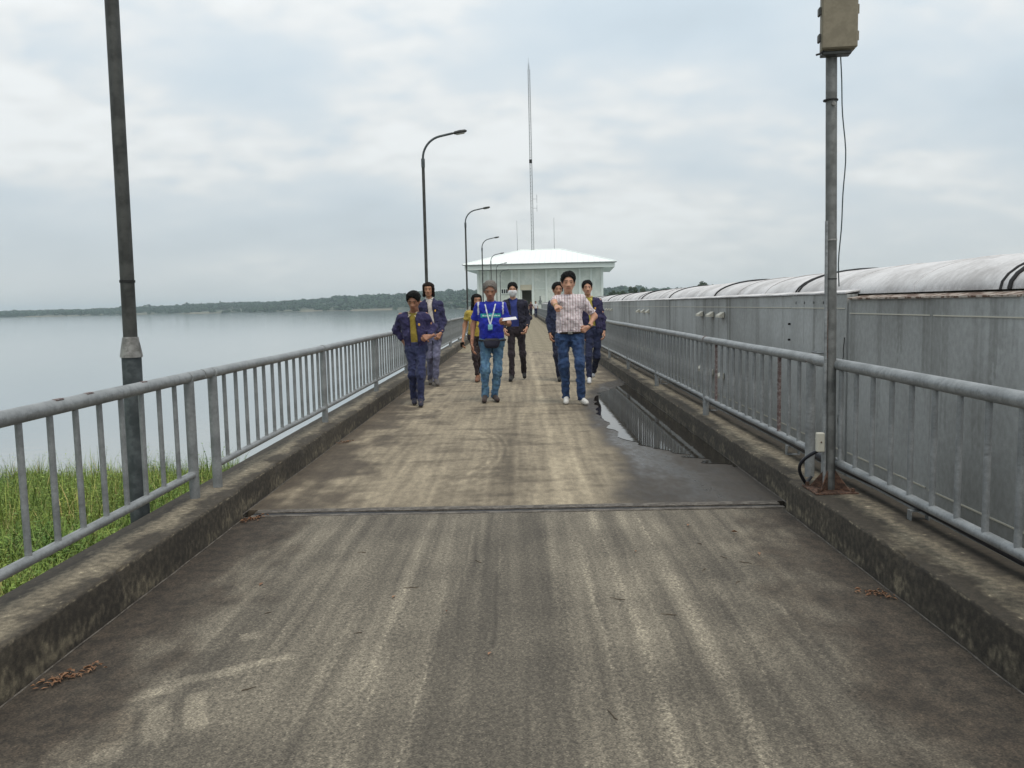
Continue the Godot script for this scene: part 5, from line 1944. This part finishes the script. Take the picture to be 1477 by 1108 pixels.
func build_people() -> void:
	var tan_a := Color(0.39, 0.20, 0.125)
	var tan_b := Color(0.32, 0.155, 0.095)
	var tan_c := Color(0.49, 0.265, 0.175)
	var black := Color(0.010, 0.009, 0.009)
	var navy := Color(0.022, 0.020, 0.060)
	# man in open navy jacket and yellow shirt, looking down
	var a := {"at": V(-1.43, 0, -11.4), "skin": tan_b, "hair": black, "style": "quiff", "nod": 0.36, "turn": -0.08, "head": 1.08, "jacket": true, "jacket_color": Color(0.028, 0.026, 0.085), "open": 0.05, "open_x": 0.0, "crest": true,
		"shirt": Color(0.27, 0.20, 0.035), "collar": Color(0.50, 0.42, 0.30), "trousers": Color(0.020, 0.026, 0.075), "trousers_worn": Color(0.036, 0.044, 0.11), "shoes": Color(0.03, 0.03, 0.05), "sole": Color(0.10, 0.085, 0.06), "flat": [false, false],
		"hands": [[V(0.5, -0.6, 0.3), V(0, 0, -1), 0.5], [V(-0.75, -0.25, 0.45), V(-0.1, -0.3, -1), 1.0]],
		"j": fix_hips([V(-0.015, 1.436, 0.060), V(-0.038, 1.287, 0.0), V(-0.202, 1.241, 0.0), V(0.141, 1.240, 0.0), V(-0.287, 1.040, -0.06), V(0.237, 1.059, -0.04), V(-0.186, 0.897, -0.05), V(0.205, 0.955, 0.13), V(-0.076, 0.8, 0), V(0.060, 0.8, 0), V(-0.059, 0.426, 0.03), V(0.067, 0.432, 0.14), V(-0.076, 0.125, -0.12), V(0.049, 0.125, 0.12), V(-0.050, 0.055, 0.06), V(0.067, 0.07, 0.30)], 0.80)}
	a.flat = [true, true]
	make_person("man in open navy jacket over yellow shirt, looking down, beside the water railing", a)
	# long haired man behind him
	var b := {"at": V(-1.48, 0, -14.3), "skin": tan_a, "hair": Color(0.018, 0.012, 0.010), "style": "long", "nod": 0.05, "jacket": true, "jacket_color": Color(0.026, 0.024, 0.075), "open": 0.05, "crest": true,
		"shirt": Color(0.55, 0.50, 0.46), "collar": Color(0.62, 0.58, 0.54), "trousers": Color(0.115, 0.115, 0.19), "trousers_worn": Color(0.17, 0.17, 0.25), "shoes": Color(0.10, 0.09, 0.08), "sole": Color(0.30, 0.27, 0.22), "leg": 1.02,
		"hands": [[], [V(-0.45, -0.75, 0.3), V(-0.6, 0, -0.8), 0.8]],
		"j": fix_hips([V(-0.078, 1.645, 0.01), V(-0.069, 1.504, 0.0), V(-0.213, 1.413, 0.0), V(0.111, 1.411, 0.0), V(-0.288, 1.108, -0.05), V(0.178, 1.087, -0.03), V(-0.200, 0.873, 0.05), V(0.121, 0.898, 0.14), V(-0.08, 0.9, 0), V(0.06, 0.9, 0), V(-0.087, 0.49, 0), V(0.039, 0.507, 0.12), V(-0.107, 0.132, -0.15), V(0.007, 0.128, 0.10), V(-0.098, 0.057, 0.0), V(0.058, 0.054, 0.28)], 0.90)}
	var tb := make_person("long haired man in navy jacket with tan tie and lavender grey trousers", b)
	part("tie", ribbon(b.outer, [Vector2(-0.072, 1.44), Vector2(-0.07, 1.25), Vector2(-0.055, 1.02), Vector2(-0.05, 0.98)], 0.055, Color(0.33, 0.25, 0.13)), M.cloth, tb)
	# woman in yellow shirt
	var w := {"at": V(-0.78, 0, -14.8), "skin": tan_a, "hair": black, "style": "woman", "turn": 0.3, "head": 0.98, "girth": 0.86, "shirt": Color(0.44, 0.33, 0.06), "collar": Color(0.55, 0.42, 0.08), "sleeve": 0.6, "hem": 0.80,
		"trousers": Color(0.022, 0.014, 0.016), "trousers_worn": Color(0.035, 0.022, 0.024), "shoes": Color(0.20, 0.10, 0.06), "leg": 0.82, "cuff": 0.02,
		"j": fix_hips([V(0.013, 1.444, 0.02), V(0.011, 1.298, 0.0), V(-0.144, 1.241, 0.0), V(0.149, 1.235, 0.0), V(-0.208, 1.01, -0.03), V(0.203, 1.002, -0.03), V(-0.244, 0.758, 0.08), V(0.189, 0.761, 0.06), V(-0.080, 0.82, 0), V(0.079, 0.82, 0), V(-0.036, 0.453, 0.08), V(0.045, 0.447, 0.0), V(-0.004, 0.098, 0.05), V(0.006, 0.10, -0.1), V(-0.012, 0.04, 0.2), V(0.012, 0.04, 0.05)], 0.82)}
	make_person("dark haired woman in yellow shirt and black trousers, half hidden behind the blue polo", w)
	var ph := part("mobile_phone", box_mesh(V(-0.035, -0.07, -0.005), V(0.035, 0.07, 0.005), 0.003), M.black, self, V(-0.78 - 0.25, 0.675, -14.8 + 0.145))
	ph.rotation_degrees = Vector3(50, 20, 15)
	tag(ph, "black phone held low by the woman in yellow", "phone")
	# blue polo
	var teal := Color(0.02, 0.36, 0.36)
	var blue := Color(0.010, 0.020, 0.33)
	var p := {"at": V(-0.40, 0, -11.7), "skin": tan_b, "hair": Color(0.22, 0.20, 0.18), "style": "grey", "nod": 0.28, "head": 1.10, "girth": 1.12, "belly": 0.02, "shirt": blue, "collar": Color(0.012, 0.03, 0.30), "sleeve": 0.72, "hem": 0.815,
		"trousers": Color(0.040, 0.10, 0.20), "trousers_worn": Color(0.14, 0.27, 0.38), "shoes": Color(0.045, 0.03, 0.025), "sole": Color(0.02, 0.018, 0.016), "leg": 1.06,
		"hands": [[V(0.02, -1, 0.1), V(1, 0, 0), 0.45], [V(-0.35, 0.0, 0.9), V(-0.2, 0.9, 0.1), 0.75]],
		"j": fix_hips([V(-0.012, 1.563, 0.05), V(-0.013, 1.411, 0.0), V(-0.184, 1.366, 0.0), V(0.163, 1.359, 0.0), V(-0.268, 1.069, -0.05), V(0.232, 1.098, 0.0), V(-0.284, 0.831, 0.04), V(0.190, 1.10, 0.25), V(-0.091, 0.87, 0), V(0.083, 0.87, 0), V(-0.104, 0.456, 0.12), V(0.067, 0.447, 0.05), V(-0.115, 0.12, 0.05), V(0.011, 0.109, -0.03), V(-0.122, 0.039, 0.28), V(0.062, 0.046, 0.20)], 0.87)}
	p["shirt_color"] = func(q: Vector3) -> Color:
		if q.z > 0.03 and q.y > 1.185 and q.y < 1.245 and q.x > -0.15 and q.x < 0.13:
			return teal
		if q.z > 0.0 and q.y > 1.22 and absf(absf(q.x + 0.01) - 0.172) < 0.010:
			return Color(0.6, 0.62, 0.66)
		return blue
	var tp := make_person("grey haired man in royal blue polo with teal chest band and jeans", p)
	part("lanyard", ribbon(p.outer, [Vector2(-0.085, 1.375), Vector2(-0.06, 1.25), Vector2(-0.02, 1.09)], 0.018, Color(0.62, 0.66, 0.70)), M.cloth, tp)
	part("lanyard", ribbon(p.outer, [Vector2(0.06, 1.375), Vector2(0.03, 1.25), Vector2(-0.016, 1.09)], 0.018, Color(0.62, 0.66, 0.70)), M.cloth, tp)
	part("badge", ribbon(p.outer, [Vector2(-0.018, 1.09), Vector2(-0.018, 1.01)], 0.062, Color(0.25, 0.55, 0.62)), M.cloth, tp)
	# light lettering on the chest band: small block marks, too small to read
	var lt := MB.new()
	lt.col = Color(0.55, 0.75, 0.75)
	var lr := RandomNumberGenerator.new()
	lr.seed = 3
	var lx := -0.125
	while lx < 0.10:
		var lw := lr.randf_range(0.012, 0.03)
		var z := maxf((p.outer as Field).front_z(lx, 1.215), (p.outer as Field).front_z(lx + lw, 1.215)) + 0.004
		lt.box(V(lx, 1.203, z), V(lx + lw, 1.203 + lr.randf_range(0.012, 0.024), z + 0.002))
		lx += lw + 0.008
	part("chest_lettering", lt.mesh(), M.cloth, tp)
	# waist bag worn in front
	var wf := Field.new(V(-0.2, -0.14, -0.12), V(0.2, 0.12, 0.12), 0.011, 70.0)
	wf.cap(V(-0.075, 0.02, 0), V(0.075, 0.02, 0), 0.042, 0.042)
	wf.cap(V(-0.055, -0.03, 0.01), V(0.055, -0.03, 0.01), 0.045, 0.045)
	wf.finish()
	var wb := MB.new()
	wb.col = Color(0.018, 0.018, 0.035)
	wf.mesh_into(wb)
	var bag := thing("waist_bag", "dark waist bag worn below the blue polo", "bag", V(-0.40 + 0.0, 0.835, -11.7 + 0.165))
	part("pouch", wb.mesh(), M.cloth, bag)
	part("zipper", tube_mesh([V(-0.10, 0.035, 0.038), V(0.0, 0.042, 0.048), V(0.10, 0.035, 0.038)], [0.004], 5), M.steel_edge, bag)
	part("belt", tube_mesh([V(-0.10, 0.03, 0.0), V(-0.19, 0.035, -0.10)], [0.014], 6), M.black, bag)
	part("belt", tube_mesh([V(0.10, 0.03, 0.0), V(0.19, 0.035, -0.10)], [0.014], 6), M.black, bag)
	# papers held in the blue polo man's hand
	var sh := MB.new()
	sh.cbox(V(-0.10, -0.004, -0.075), V(0.10, 0.004, 0.075), 0.002)
	var pp := part("paper_folder", sh.mesh(), mat(Color8(206, 204, 206), 0.8), self, V(-0.40 + 0.25, 1.165, -11.7 + 0.34))
	pp.rotation_degrees = Vector3(12, 8, 5)
	tag(pp, "white papers held out by the man in blue polo", "papers")
	# masked man
	var m := {"at": V(-0.08, 0, -14.9), "skin": tan_c, "hair": black, "style": "short", "nod": 0.12, "jacket": true, "jacket_color": Color(0.013, 0.013, 0.030), "open": 0.075, "shirt": Color(0.030, 0.045, 0.20), "collar": Color(0.03, 0.045, 0.18),
		"trousers": Color(0.018, 0.013, 0.018), "trousers_worn": Color(0.032, 0.024, 0.030), "shoes": Color(0.012, 0.012, 0.014), "flat": [true, false],
		"hands": [[], [V(-0.25, -0.85, 0.3), V(-1, 0, -0.3), 0.8]],
		"j": fix_hips([V(-0.047, 1.626, 0.03), V(-0.041, 1.468, 0.0), V(-0.187, 1.404, 0.0), V(0.164, 1.397, 0.0), V(-0.221, 1.116, -0.03), V(0.230, 1.119, -0.04), V(-0.197, 0.925, 0.16), V(0.194, 0.945, 0.12), V(-0.085, 0.9, 0), V(0.084, 0.9, 0), V(-0.090, 0.479, 0.08), V(0.112, 0.471, 0.0), V(-0.088, 0.11, 0.08), V(0.131, 0.165, -0.2), V(-0.116, 0.04, 0.30), V(0.138, 0.06, -0.02)], 0.90)}
	var tm := make_person("man in black jacket and white face mask with dark trousers", m)
	var mk := MB.new()
	mk.col = Color(0.70, 0.72, 0.74)
	var mf := Field.new(V(-0.12, -0.14, -0.02), V(0.12, 0.03, 0.15), 0.009, 90.0)
	mf.cap(V(0, -0.025, 0.050), V(0, -0.075, 0.052), 0.056, 0.046)
	mf.cap(V(-0.03, -0.045, 0.05), V(0.03, -0.045, 0.05), 0.043, 0.043)
	var mask_cut := func(q: Vector3, d: float) -> float:
		return maxf(d, maxf(q.y + 0.004, 0.02 - q.z))
	mf.finish(mask_cut)
	mf.mesh_into(mk, null, Transform3D(Basis(Vector3.RIGHT, 0.12).scaled(Vector3.ONE * 1.06), (m.j as Array)[0]))
	part("face_mask", mk.mesh(), M.cloth, tm)
	part("lanyard", ribbon(m.outer, [Vector2(-0.08, 1.41), Vector2(-0.05, 1.2), Vector2(-0.04, 1.08)], 0.014, Color(0.35, 0.42, 0.60)), M.cloth, tm)
	part("lanyard", ribbon(m.outer, [Vector2(0.0, 1.41), Vector2(-0.03, 1.2), Vector2(-0.04, 1.08)], 0.014, Color(0.35, 0.42, 0.60)), M.cloth, tm)
	part("badge", ribbon(m.outer, [Vector2(-0.03, 1.08), Vector2(-0.03, 0.99)], 0.06, Color(0.10, 0.14, 0.30)), M.cloth, tm)
	# man behind the pointing man
	var h := {"at": V(0.69, 0, -14.6), "skin": tan_a, "hair": black, "style": "short", "turn": 0.2, "jacket": true, "jacket_color": Color(0.016, 0.026, 0.062), "open": 0.04, "shirt": Color(0.5, 0.4, 0.08), "collar": Color(0.5, 0.45, 0.3),
		"trousers": Color(0.014, 0.018, 0.04), "shoes": Color(0.02, 0.02, 0.02),
		"j": fix_hips([V(-0.033, 1.604, 0.02), V(-0.015, 1.449, 0.0), V(-0.149, 1.378, 0.0), V(0.164, 1.371, 0.0), V(-0.194, 1.066, -0.03), V(0.209, 1.058, -0.03), V(-0.176, 0.837, 0.05), V(0.201, 0.83, 0.05), V(-0.086, 0.9, 0), V(0.083, 0.9, 0), V(-0.064, 0.467, 0.08), V(0.078, 0.459, 0.0), V(-0.012, 0.097, 0.0), V(0.085, 0.097, -0.1), V(-0.027, 0.04, 0.2), V(0.081, 0.04, 0.05)], 0.90)}
	make_person("man in dark navy jacket mostly hidden behind the pointing man", h)
	# pointing man in checked shirt
	var q := {"at": V(0.66, 0, -11.2), "skin": tan_c, "hair": black, "style": "quiff", "nod": 0.05, "head": 1.14, "girth": 1.08, "belly": 0.012, "shirt": Color(1, 1, 1), "shirt_mat": plaid_material(), "collar": Color(0.58, 0.52, 0.53), "sleeve": 0.82, "hem": 0.955,
		"trousers": Color(0.012, 0.032, 0.095), "trousers_worn": Color(0.034, 0.075, 0.175), "shoes": Color(0.62, 0.61, 0.58), "sole": Color(0.5, 0.49, 0.46), "leg": 1.16, "cuff": -0.05, "flat": [true, true],
		"hands": [[V(0.14, -0.28, 1), V(0.5, -0.85, -0.2), 1.2, true], [V(-0.8, -0.5, 0.2), V(-0.2, 0.2, -1), 1.0]],
		"j": fix_hips([V(-0.013, 1.633, 0.04), V(-0.008, 1.483, 0.0), V(-0.173, 1.434, 0.0), V(0.173, 1.433, 0.0), V(-0.211, 1.371, 0.24), V(0.340, 1.176, -0.05), V(-0.195, 1.323, 0.48), V(0.249, 1.039, 0.08), V(-0.103, 0.9, 0), V(0.101, 0.9, 0), V(-0.085, 0.529, 0.02), V(0.121, 0.542, 0.12), V(-0.051, 0.115, -0.10), V(0.142, 0.11, 0.06), V(-0.065, 0.04, 0.12), V(0.202, 0.04, 0.22)], 0.92)}
	var tq := make_person("man in pink checked shirt and blue trousers pointing forward", q)
	var bl := MB.new()
	bl.col = Color(0.03, 0.018, 0.012)
	var bp := []
	for i in 17:
		var an := TAU * i / 16.0
		bp.append(V(sin(an) * 0.176, 0.968, cos(an) * 0.112 + 0.006))
	bl.tube(bp, [0.016], 6, false)
	part("belt", bl.mesh(), M.cloth, tq)
	part("buckle", box_mesh(V(-0.03, 0.950, 0.126), V(0.03, 0.986, 0.140), 0.004), M.bare, tq)
	part("wrist_watch", tube_mesh([V(0.262, 1.056, 0.062), V(0.252, 1.042, 0.076)], [0.035], 10), M.black, tq)
	part("wrist_watch", tube_mesh([V(-0.198, 1.331, 0.440), V(-0.197, 1.327, 0.458)], [0.034], 10), mat(Color8(190, 170, 110), 0.35, 0.7), tq)
	var pk := MB.new()
	pk.col = Color(0.36, 0.27, 0.30)
	var pz := (q.outer as Field).front_z(0.09, 1.28) + 0.004
	pk.quad(V(0.035, 1.318, pz), V(0.145, 1.318, pz - 0.012), V(0.145, 1.31, pz - 0.012), V(0.035, 1.31, pz), V(0, 0, 1))
	part("pocket_edge", pk.mesh(), M.cloth, tq)
	# young man in navy jacket beside the housing side railing
	var y := {"at": V(1.24, 0, -14.2), "skin": tan_c, "hair": black, "style": "short", "jacket": true, "jacket_color": navy * 1.15, "open": 0.05, "crest": true, "shirt": Color(0.40, 0.33, 0.06), "collar": Color(0.52, 0.45, 0.12), "tilt": 0.06,
		"trousers": Color(0.014, 0.020, 0.055), "trousers_worn": Color(0.022, 0.03, 0.075), "shoes": Color(0.60, 0.61, 0.62), "sole": Color(0.5, 0.5, 0.5), "flat": [true, false],
		"j": fix_hips([V(-0.096, 1.614, 0.02), V(-0.073, 1.47, 0.0), V(-0.221, 1.394, 0.0), V(0.104, 1.398, 0.0), V(-0.234, 1.10, -0.03), V(0.166, 1.092, -0.03), V(-0.218, 0.868, 0.03), V(0.181, 0.883, 0.02), V(-0.072, 0.9, 0), V(0.069, 0.9, 0), V(-0.093, 0.464, 0.10), V(0.056, 0.455, 0.0), V(-0.085, 0.114, 0.10), V(0.023, 0.199, -0.35), V(-0.098, 0.04, 0.30), V(0.011, 0.102, -0.22)], 0.90)}
	var ty := make_person("young man in navy jacket with gold crest and white shoes by the housing railing", y)
	part("wrist_watch", tube_mesh([V(0.180, 0.905, 0.016), V(0.181, 0.888, 0.019)], [0.034], 10), M.black, ty)
	# two people far off by the building door
	var base_j := [V(0, 1.58, 0.02), V(0, 1.45, 0.0), V(-0.16, 1.38, 0.0), V(0.16, 1.38, 0.0), V(-0.21, 1.10, -0.03), V(0.21, 1.10, -0.03), V(-0.19, 0.88, 0.06), V(0.19, 0.88, 0.06), V(-0.08, 0.9, 0), V(0.08, 0.9, 0), V(-0.08, 0.48, 0.06), V(0.08, 0.48, 0.0), V(-0.08, 0.1, 0.02), V(0.08, 0.1, -0.1), V(-0.08, 0.04, 0.2), V(0.08, 0.04, 0.05)]
	make_person("distant person in white shirt and navy trousers on the bridge", {"at": V(1.72 - 0.1, 0, -86.0), "far": true, "cell": 0.03, "skin": tan_a, "hair": black, "shirt": Color(0.6, 0.6, 0.62), "trousers": Color(0.014, 0.018, 0.06), "shoes": Color(0.02, 0.02, 0.02), "j": base_j.duplicate()})
	make_person("distant person in dark red top on the bridge", {"at": V(1.15, 0, -88.5), "far": true, "cell": 0.03, "skin": tan_a, "hair": black, "shirt": Color(0.06, 0.02, 0.03), "trousers": Color(0.016, 0.016, 0.03), "shoes": Color(0.02, 0.02, 0.02), "j": base_j.duplicate()})

# ---------------------------------------------------------------- litter on the deck
func dead_leaf(r: RandomNumberGenerator, b: MB, at: Vector3, size: float) -> void:
	var a := r.randf() * TAU
	var d := V(cos(a), 0, sin(a))
	var s := V(-d.z, 0, d.x)
	var up := r.randf_range(0.15, 0.5) * size
	var c := Color(0.13, 0.065, 0.035).lerp(Color(0.30, 0.17, 0.10), r.randf())
	b.col = c
	var mid := at + d * size * 0.5 + V(0, up * 0.3, 0)
	b.quad(at + V(0, up * 0.5, 0), at + d * size * 0.45 + s * size * 0.2 + V(0, up, 0), at + d * size + V(0, up * 0.3, 0), mid, Vector3.UP)
	b.quad(at + V(0, up * 0.5, 0), at + d * size * 0.45 - s * size * 0.2 + V(0, up * 0.8, 0), at + d * size + V(0, up * 0.3, 0), mid, Vector3.UP)

func build_litter() -> void:
	var r := RandomNumberGenerator.new()
	r.seed = 17
	var spots := [[-1.70, -2.98, 0.13, 70, "heap of dry brown leaves against the water side kerb, away from the joint"], [-1.76, -5.26, 0.09, 60, "heap of dry brown leaves at the kerb end of the joint"], [1.60, -3.70, 0.10, 50, "heap of dry brown leaves against the housing side kerb"], [-1.79, -8.3, 0.10, 30, "thin scatter of brown leaves by the water side kerb past the joint"]]
	for q in spots:
		var t := thing("leaf_heap", q[4], "leaf heap", V(q[0], 0.0, q[1]), "dry leaf heaps on the deck")
		for i in q[3]:
			var b := MB.new()
			var along: float = r.randfn() * q[2] * 0.55
			dead_leaf(r, b, V(clampf(along * 0.55 * signf(-q[0]) + r.randfn() * 0.016, -0.09, 0.12), 0.003 + 0.008 * r.randf(), -along * 0.6 + r.randfn() * 0.02), r.randf_range(0.014, 0.036))
			part("leaf", b.mesh(), M.vcol, t)
	var twigs := [[0.98, -4.55], [1.05, -4.3], [0.62, -3.5], [0.9, -4.1], [1.14, -4.2], [-1.0, -2.85], [-0.55, -3.9], [-0.7, -3.35], [0.28, -2.62], [-0.9, -4.5], [0.42, -3.7], [1.02, -3.9], [-0.25, -4.3], [-1.15, -3.6]]
	for q in twigs:
		var p := []
		var a := r.randf() * TAU
		var ln := r.randf_range(0.014, 0.036)
		for i in 5:
			p.append(V(cos(a) * ln * (i - 2) / 2.0 + r.randfn() * 0.003, 0.003, sin(a) * ln * (i - 2) / 2.0 + r.randfn() * 0.005))
		var o := part("twig", tube_mesh(p, [0.0014, 0.002, 0.002, 0.0016, 0.001], 5), M.bark, self, V(q[0], 0, q[1]))
		tag(o, "small dry twig lying on the near concrete slab", "twig", "twigs on the concrete deck")
	for q in [[-0.62, -3.75], [-0.15, -3.1], [1.2, -4.75], [0.98, -4.9], [-0.35, -3.55], [0.6, -4.4], [-1.3, -4.0], [1.25, -4.35]]:
		var b := MB.new()
		dead_leaf(r, b, V(0, 0.003, 0), r.randf_range(0.03, 0.05))
		var o := part("fallen_leaf", b.mesh(), M.vcol, self, V(q[0], 0, q[1]))
		tag(o, "single curled brown leaf lying on the near concrete slab", "leaf", "single leaves on the concrete deck")

# ---------------------------------------------------------------- bank plants, trees
func weed_mesh(s: int, tall: float) -> ArrayMesh:
	var g := RandomNumberGenerator.new()
	g.seed = s
	var b := MB.new()
	for st in 7:
		var a := g.randf() * TAU
		var lean := g.randf_range(0.05, 0.45)
		var foot := V(g.randfn() * 0.10, 0, g.randfn() * 0.10)
		var hgt := tall * g.randf_range(0.55, 1.0)
		var tip := foot + V(cos(a) * lean * hgt, hgt, sin(a) * lean * hgt)
		var side := V(-sin(a), 0, cos(a)) * 0.006
		b.col = Color(0.09, 0.13, 0.035)
		b.quad(foot - side, foot + side, tip + side * 0.3, tip - side * 0.3, V(cos(a), 0.3, sin(a)))
		for k in 15:
			var u := g.randf_range(0.15, 1.0)
			var p := foot.lerp(tip, u) 
			var la := g.randf() * TAU
			var ln := g.randf_range(0.03, 0.085) * (1.2 - u * 0.4)
			var d := V(cos(la), g.randf_range(-0.1, 0.6), sin(la)).normalized()
			var sd := d.cross(Vector3.UP).normalized() * ln * 0.24
			b.col = Color(0.075, 0.14, 0.022).lerp(Color(0.24, 0.32, 0.080), g.randf())
			b.quad(p, p + d * ln * 0.45 + sd, p + d * ln, p + d * ln * 0.45 - sd, Vector3.UP)
	for k in 15:
		var a := g.randf() * TAU
		var foot := V(g.randfn() * 0.14, 0, g.randfn() * 0.14)
		var hgt := tall * g.randf_range(0.4, 1.05)
		var bend := V(cos(a), 0, sin(a)) * hgt * 0.4
		var sd := V(-sin(a), 0, cos(a)) * 0.008
		b.col = Color(0.09, 0.16, 0.025).lerp(Color(0.24, 0.29, 0.085), g.randf())
		if g.randf() < 0.14:
			b.col = Color(0.34, 0.29, 0.15)
		b.quad(foot - sd, foot + sd, foot + bend * 0.4 + V(0, hgt * 0.7, 0) + sd * 0.8, foot + bend * 0.4 + V(0, hgt * 0.7, 0) - sd * 0.8, V(cos(a), 0.5, sin(a)))
		b.tri(foot + bend * 0.4 + V(0, hgt * 0.7, 0) + sd * 0.8, foot + bend * 0.4 + V(0, hgt * 0.7, 0) - sd * 0.8, foot + bend + V(0, hgt, 0), V(cos(a), 0.5, sin(a)))
	return b.mesh()

func build_bank_plants() -> void:
	var bn := fnl(88, 0.25, 3)
	for k in 4:
		var mm := MultiMesh.new()
		mm.transform_format = MultiMesh.TRANSFORM_3D
		mm.mesh = weed_mesh(600 + k, [0.46, 0.66, 0.56, 1.15][k])
		var n: int = [5200, 5200, 5200, 1000][k]
		mm.use_colors = true
		mm.instance_count = n
		for i in n:
			var z := rng.randf_range(-4.0, -28.4)
			var x := rng.randf_range(-2.8 - 0.62 * absf(z) - 6.0, -2.8)
			if k == 3:
				z = rng.randf_range(-14.0, -28.6)
			var y := bank_y(x, z) + 0.12 * bn.get_noise_2d(x, z) - 0.03
			var sc := rng.randf_range(0.7, 1.25) * (0.85 + 0.5 * bn.get_noise_2d(x * 1.7 + 30.0, z * 1.7))
			mm.set_instance_transform(i, Transform3D(Basis(Vector3.UP, rng.randf() * TAU).scaled(Vector3.ONE * sc), V(x, y, z)))
			var tone := clampf(0.5 + 1.1 * bn.get_noise_2d(x * 1.1 - 60.0, z * 1.1) + rng.randf_range(-0.2, 0.2), 0.0, 1.0)
			mm.set_instance_color(i, Color(0.72, 0.85, 0.6).lerp(Color(1.35, 1.22, 0.95), tone))
		var o := MultiMeshInstance3D.new()
		o.name = numbered("bank_grass")
		o.multimesh = mm
		o.material_override = M.leaf
		add_child(o)
		tag(o, ["low green weeds covering the reservoir bank", "leafy grass growing over the reservoir bank", "short mixed grass filling the reservoir bank", "taller feathery weeds sticking up along the bank edge"][k], "grass", "", "stuff")

func make_tree(label: String, at: Vector3, hgt: float, wide: float, s: int) -> void:
	var g := RandomNumberGenerator.new()
	g.seed = s
	var t := thing("tree", label, "tree", at, "trees beyond the arched roof")
	var b := MB.new()
	b.tube([V(0, -0.5, 0), V(0.1, hgt * 0.35, 0), V(0.2, hgt * 0.75, 0.1)], [hgt * 0.03, hgt * 0.022, hgt * 0.008], 7)
	for k in 6:
		var a := g.randf() * TAU
		var y := hgt * g.randf_range(0.35, 0.6)
		b.tube([V(0.1, y, 0), V(0.1 + cos(a) * wide * 0.3, y + hgt * 0.12, sin(a) * wide * 0.3), V(0.1 + cos(a) * wide * 0.65, y + hgt * 0.2, sin(a) * wide * 0.65)], [hgt * 0.012, hgt * 0.009, hgt * 0.004], 5)
	part("trunk", b.mesh(), M.bark, t)
	var c := MB.new()
	for k in 16:
		var ce := V(g.randfn() * wide * 0.42, hgt * 0.68 + g.randfn() * hgt * 0.12, g.randfn() * wide * 0.42)
		var r := wide * g.randf_range(0.22, 0.38)
		for i in 130:
			var d := Vector3(g.randfn(), g.randfn(), g.randfn()).normalized()
			var p := ce + d * r * pow(g.randf(), 0.4) * V(1, 0.75, 1)
			var ax := Vector3(g.randfn(), g.randfn(), g.randfn()).normalized()
			var u := d.cross(ax).normalized() * 0.32
			var w := u.cross(ax).normalized() * 0.26
			c.col = Color(0.028, 0.050, 0.018).lerp(Color(0.065, 0.095, 0.030), g.randf())
			c.quad(p - u, p - w, p + u, p + w, d)
	part("crown", c.mesh(), M.leaf, t)

func build_trees() -> void:
	# a low rise of land carries them
	var b := MB.new()
	var nz := fnl(97, 0.01, 3)
	var rows := []
	for i in 31:
		var row := []
		for k in 13:
			var x := lerpf(20.0, 420.0, i / 30.0)
			var z := lerpf(-430.0, -640.0, k / 12.0)
			var y := -5.0 + 6.5 * sin(PI * k / 12.0) * smoothstep(0.0, 0.2, i / 30.0) + nz.get_noise_2d(x, z) * 1.0
			b.col = Color(0.05, 0.07, 0.028).lerp(Color(0.12, 0.12, 0.06), 0.5 + 0.5 * nz.get_noise_2d(x * 4.0, z * 4.0))
			row.append(b.vert(V(x, y, z), Vector3.UP))
		rows.append(row)
	for i in 30:
		for k in 12:
			b.tri_auto(rows[i][k], rows[i + 1][k], rows[i + 1][k + 1])
			b.tri_auto(rows[i][k], rows[i + 1][k + 1], rows[i][k + 1])
	structure("terrain_rise", smooth(b), M.vcol)
	var lab := ["dark round tree standing alone above the arched roof", "dark green tree in the row past the building corner", "bushy tree in the row past the building corner, its crown higher", "low spreading tree in the row past the building corner", "small tree at the end of the row towards the lone tree", "wide tree in the row past the building corner, beside the wall", "short tree in the row with a thin crown"]
	# bearing in px from the axis, crown top px above the horizon, width px
	var spec := [[268.0, 29.0, 24.0], [132.0, 20.0, 14.0], [160.0, 22.5, 17.0], [183.0, 19.5, 24.0], [210.0, 18.5, 18.0], [146.0, 18.5, 18.0], [292.0, 24.0, 9.0]]
	for i in spec.size():
		var q: Array = spec[i]
		var z := -520.0 - (i % 3) * 14.0
		var dist := absf(z)
		var x: float = q[0] / 1200.0 * dist
		var top: float = q[1] / 1200.0 * dist + 1.35
		var base := 0.6
		make_tree(lab[i], V(x, base, z), (top - base) * 1.0, q[2] / 1200.0 * dist * 0.55, 700 + i)
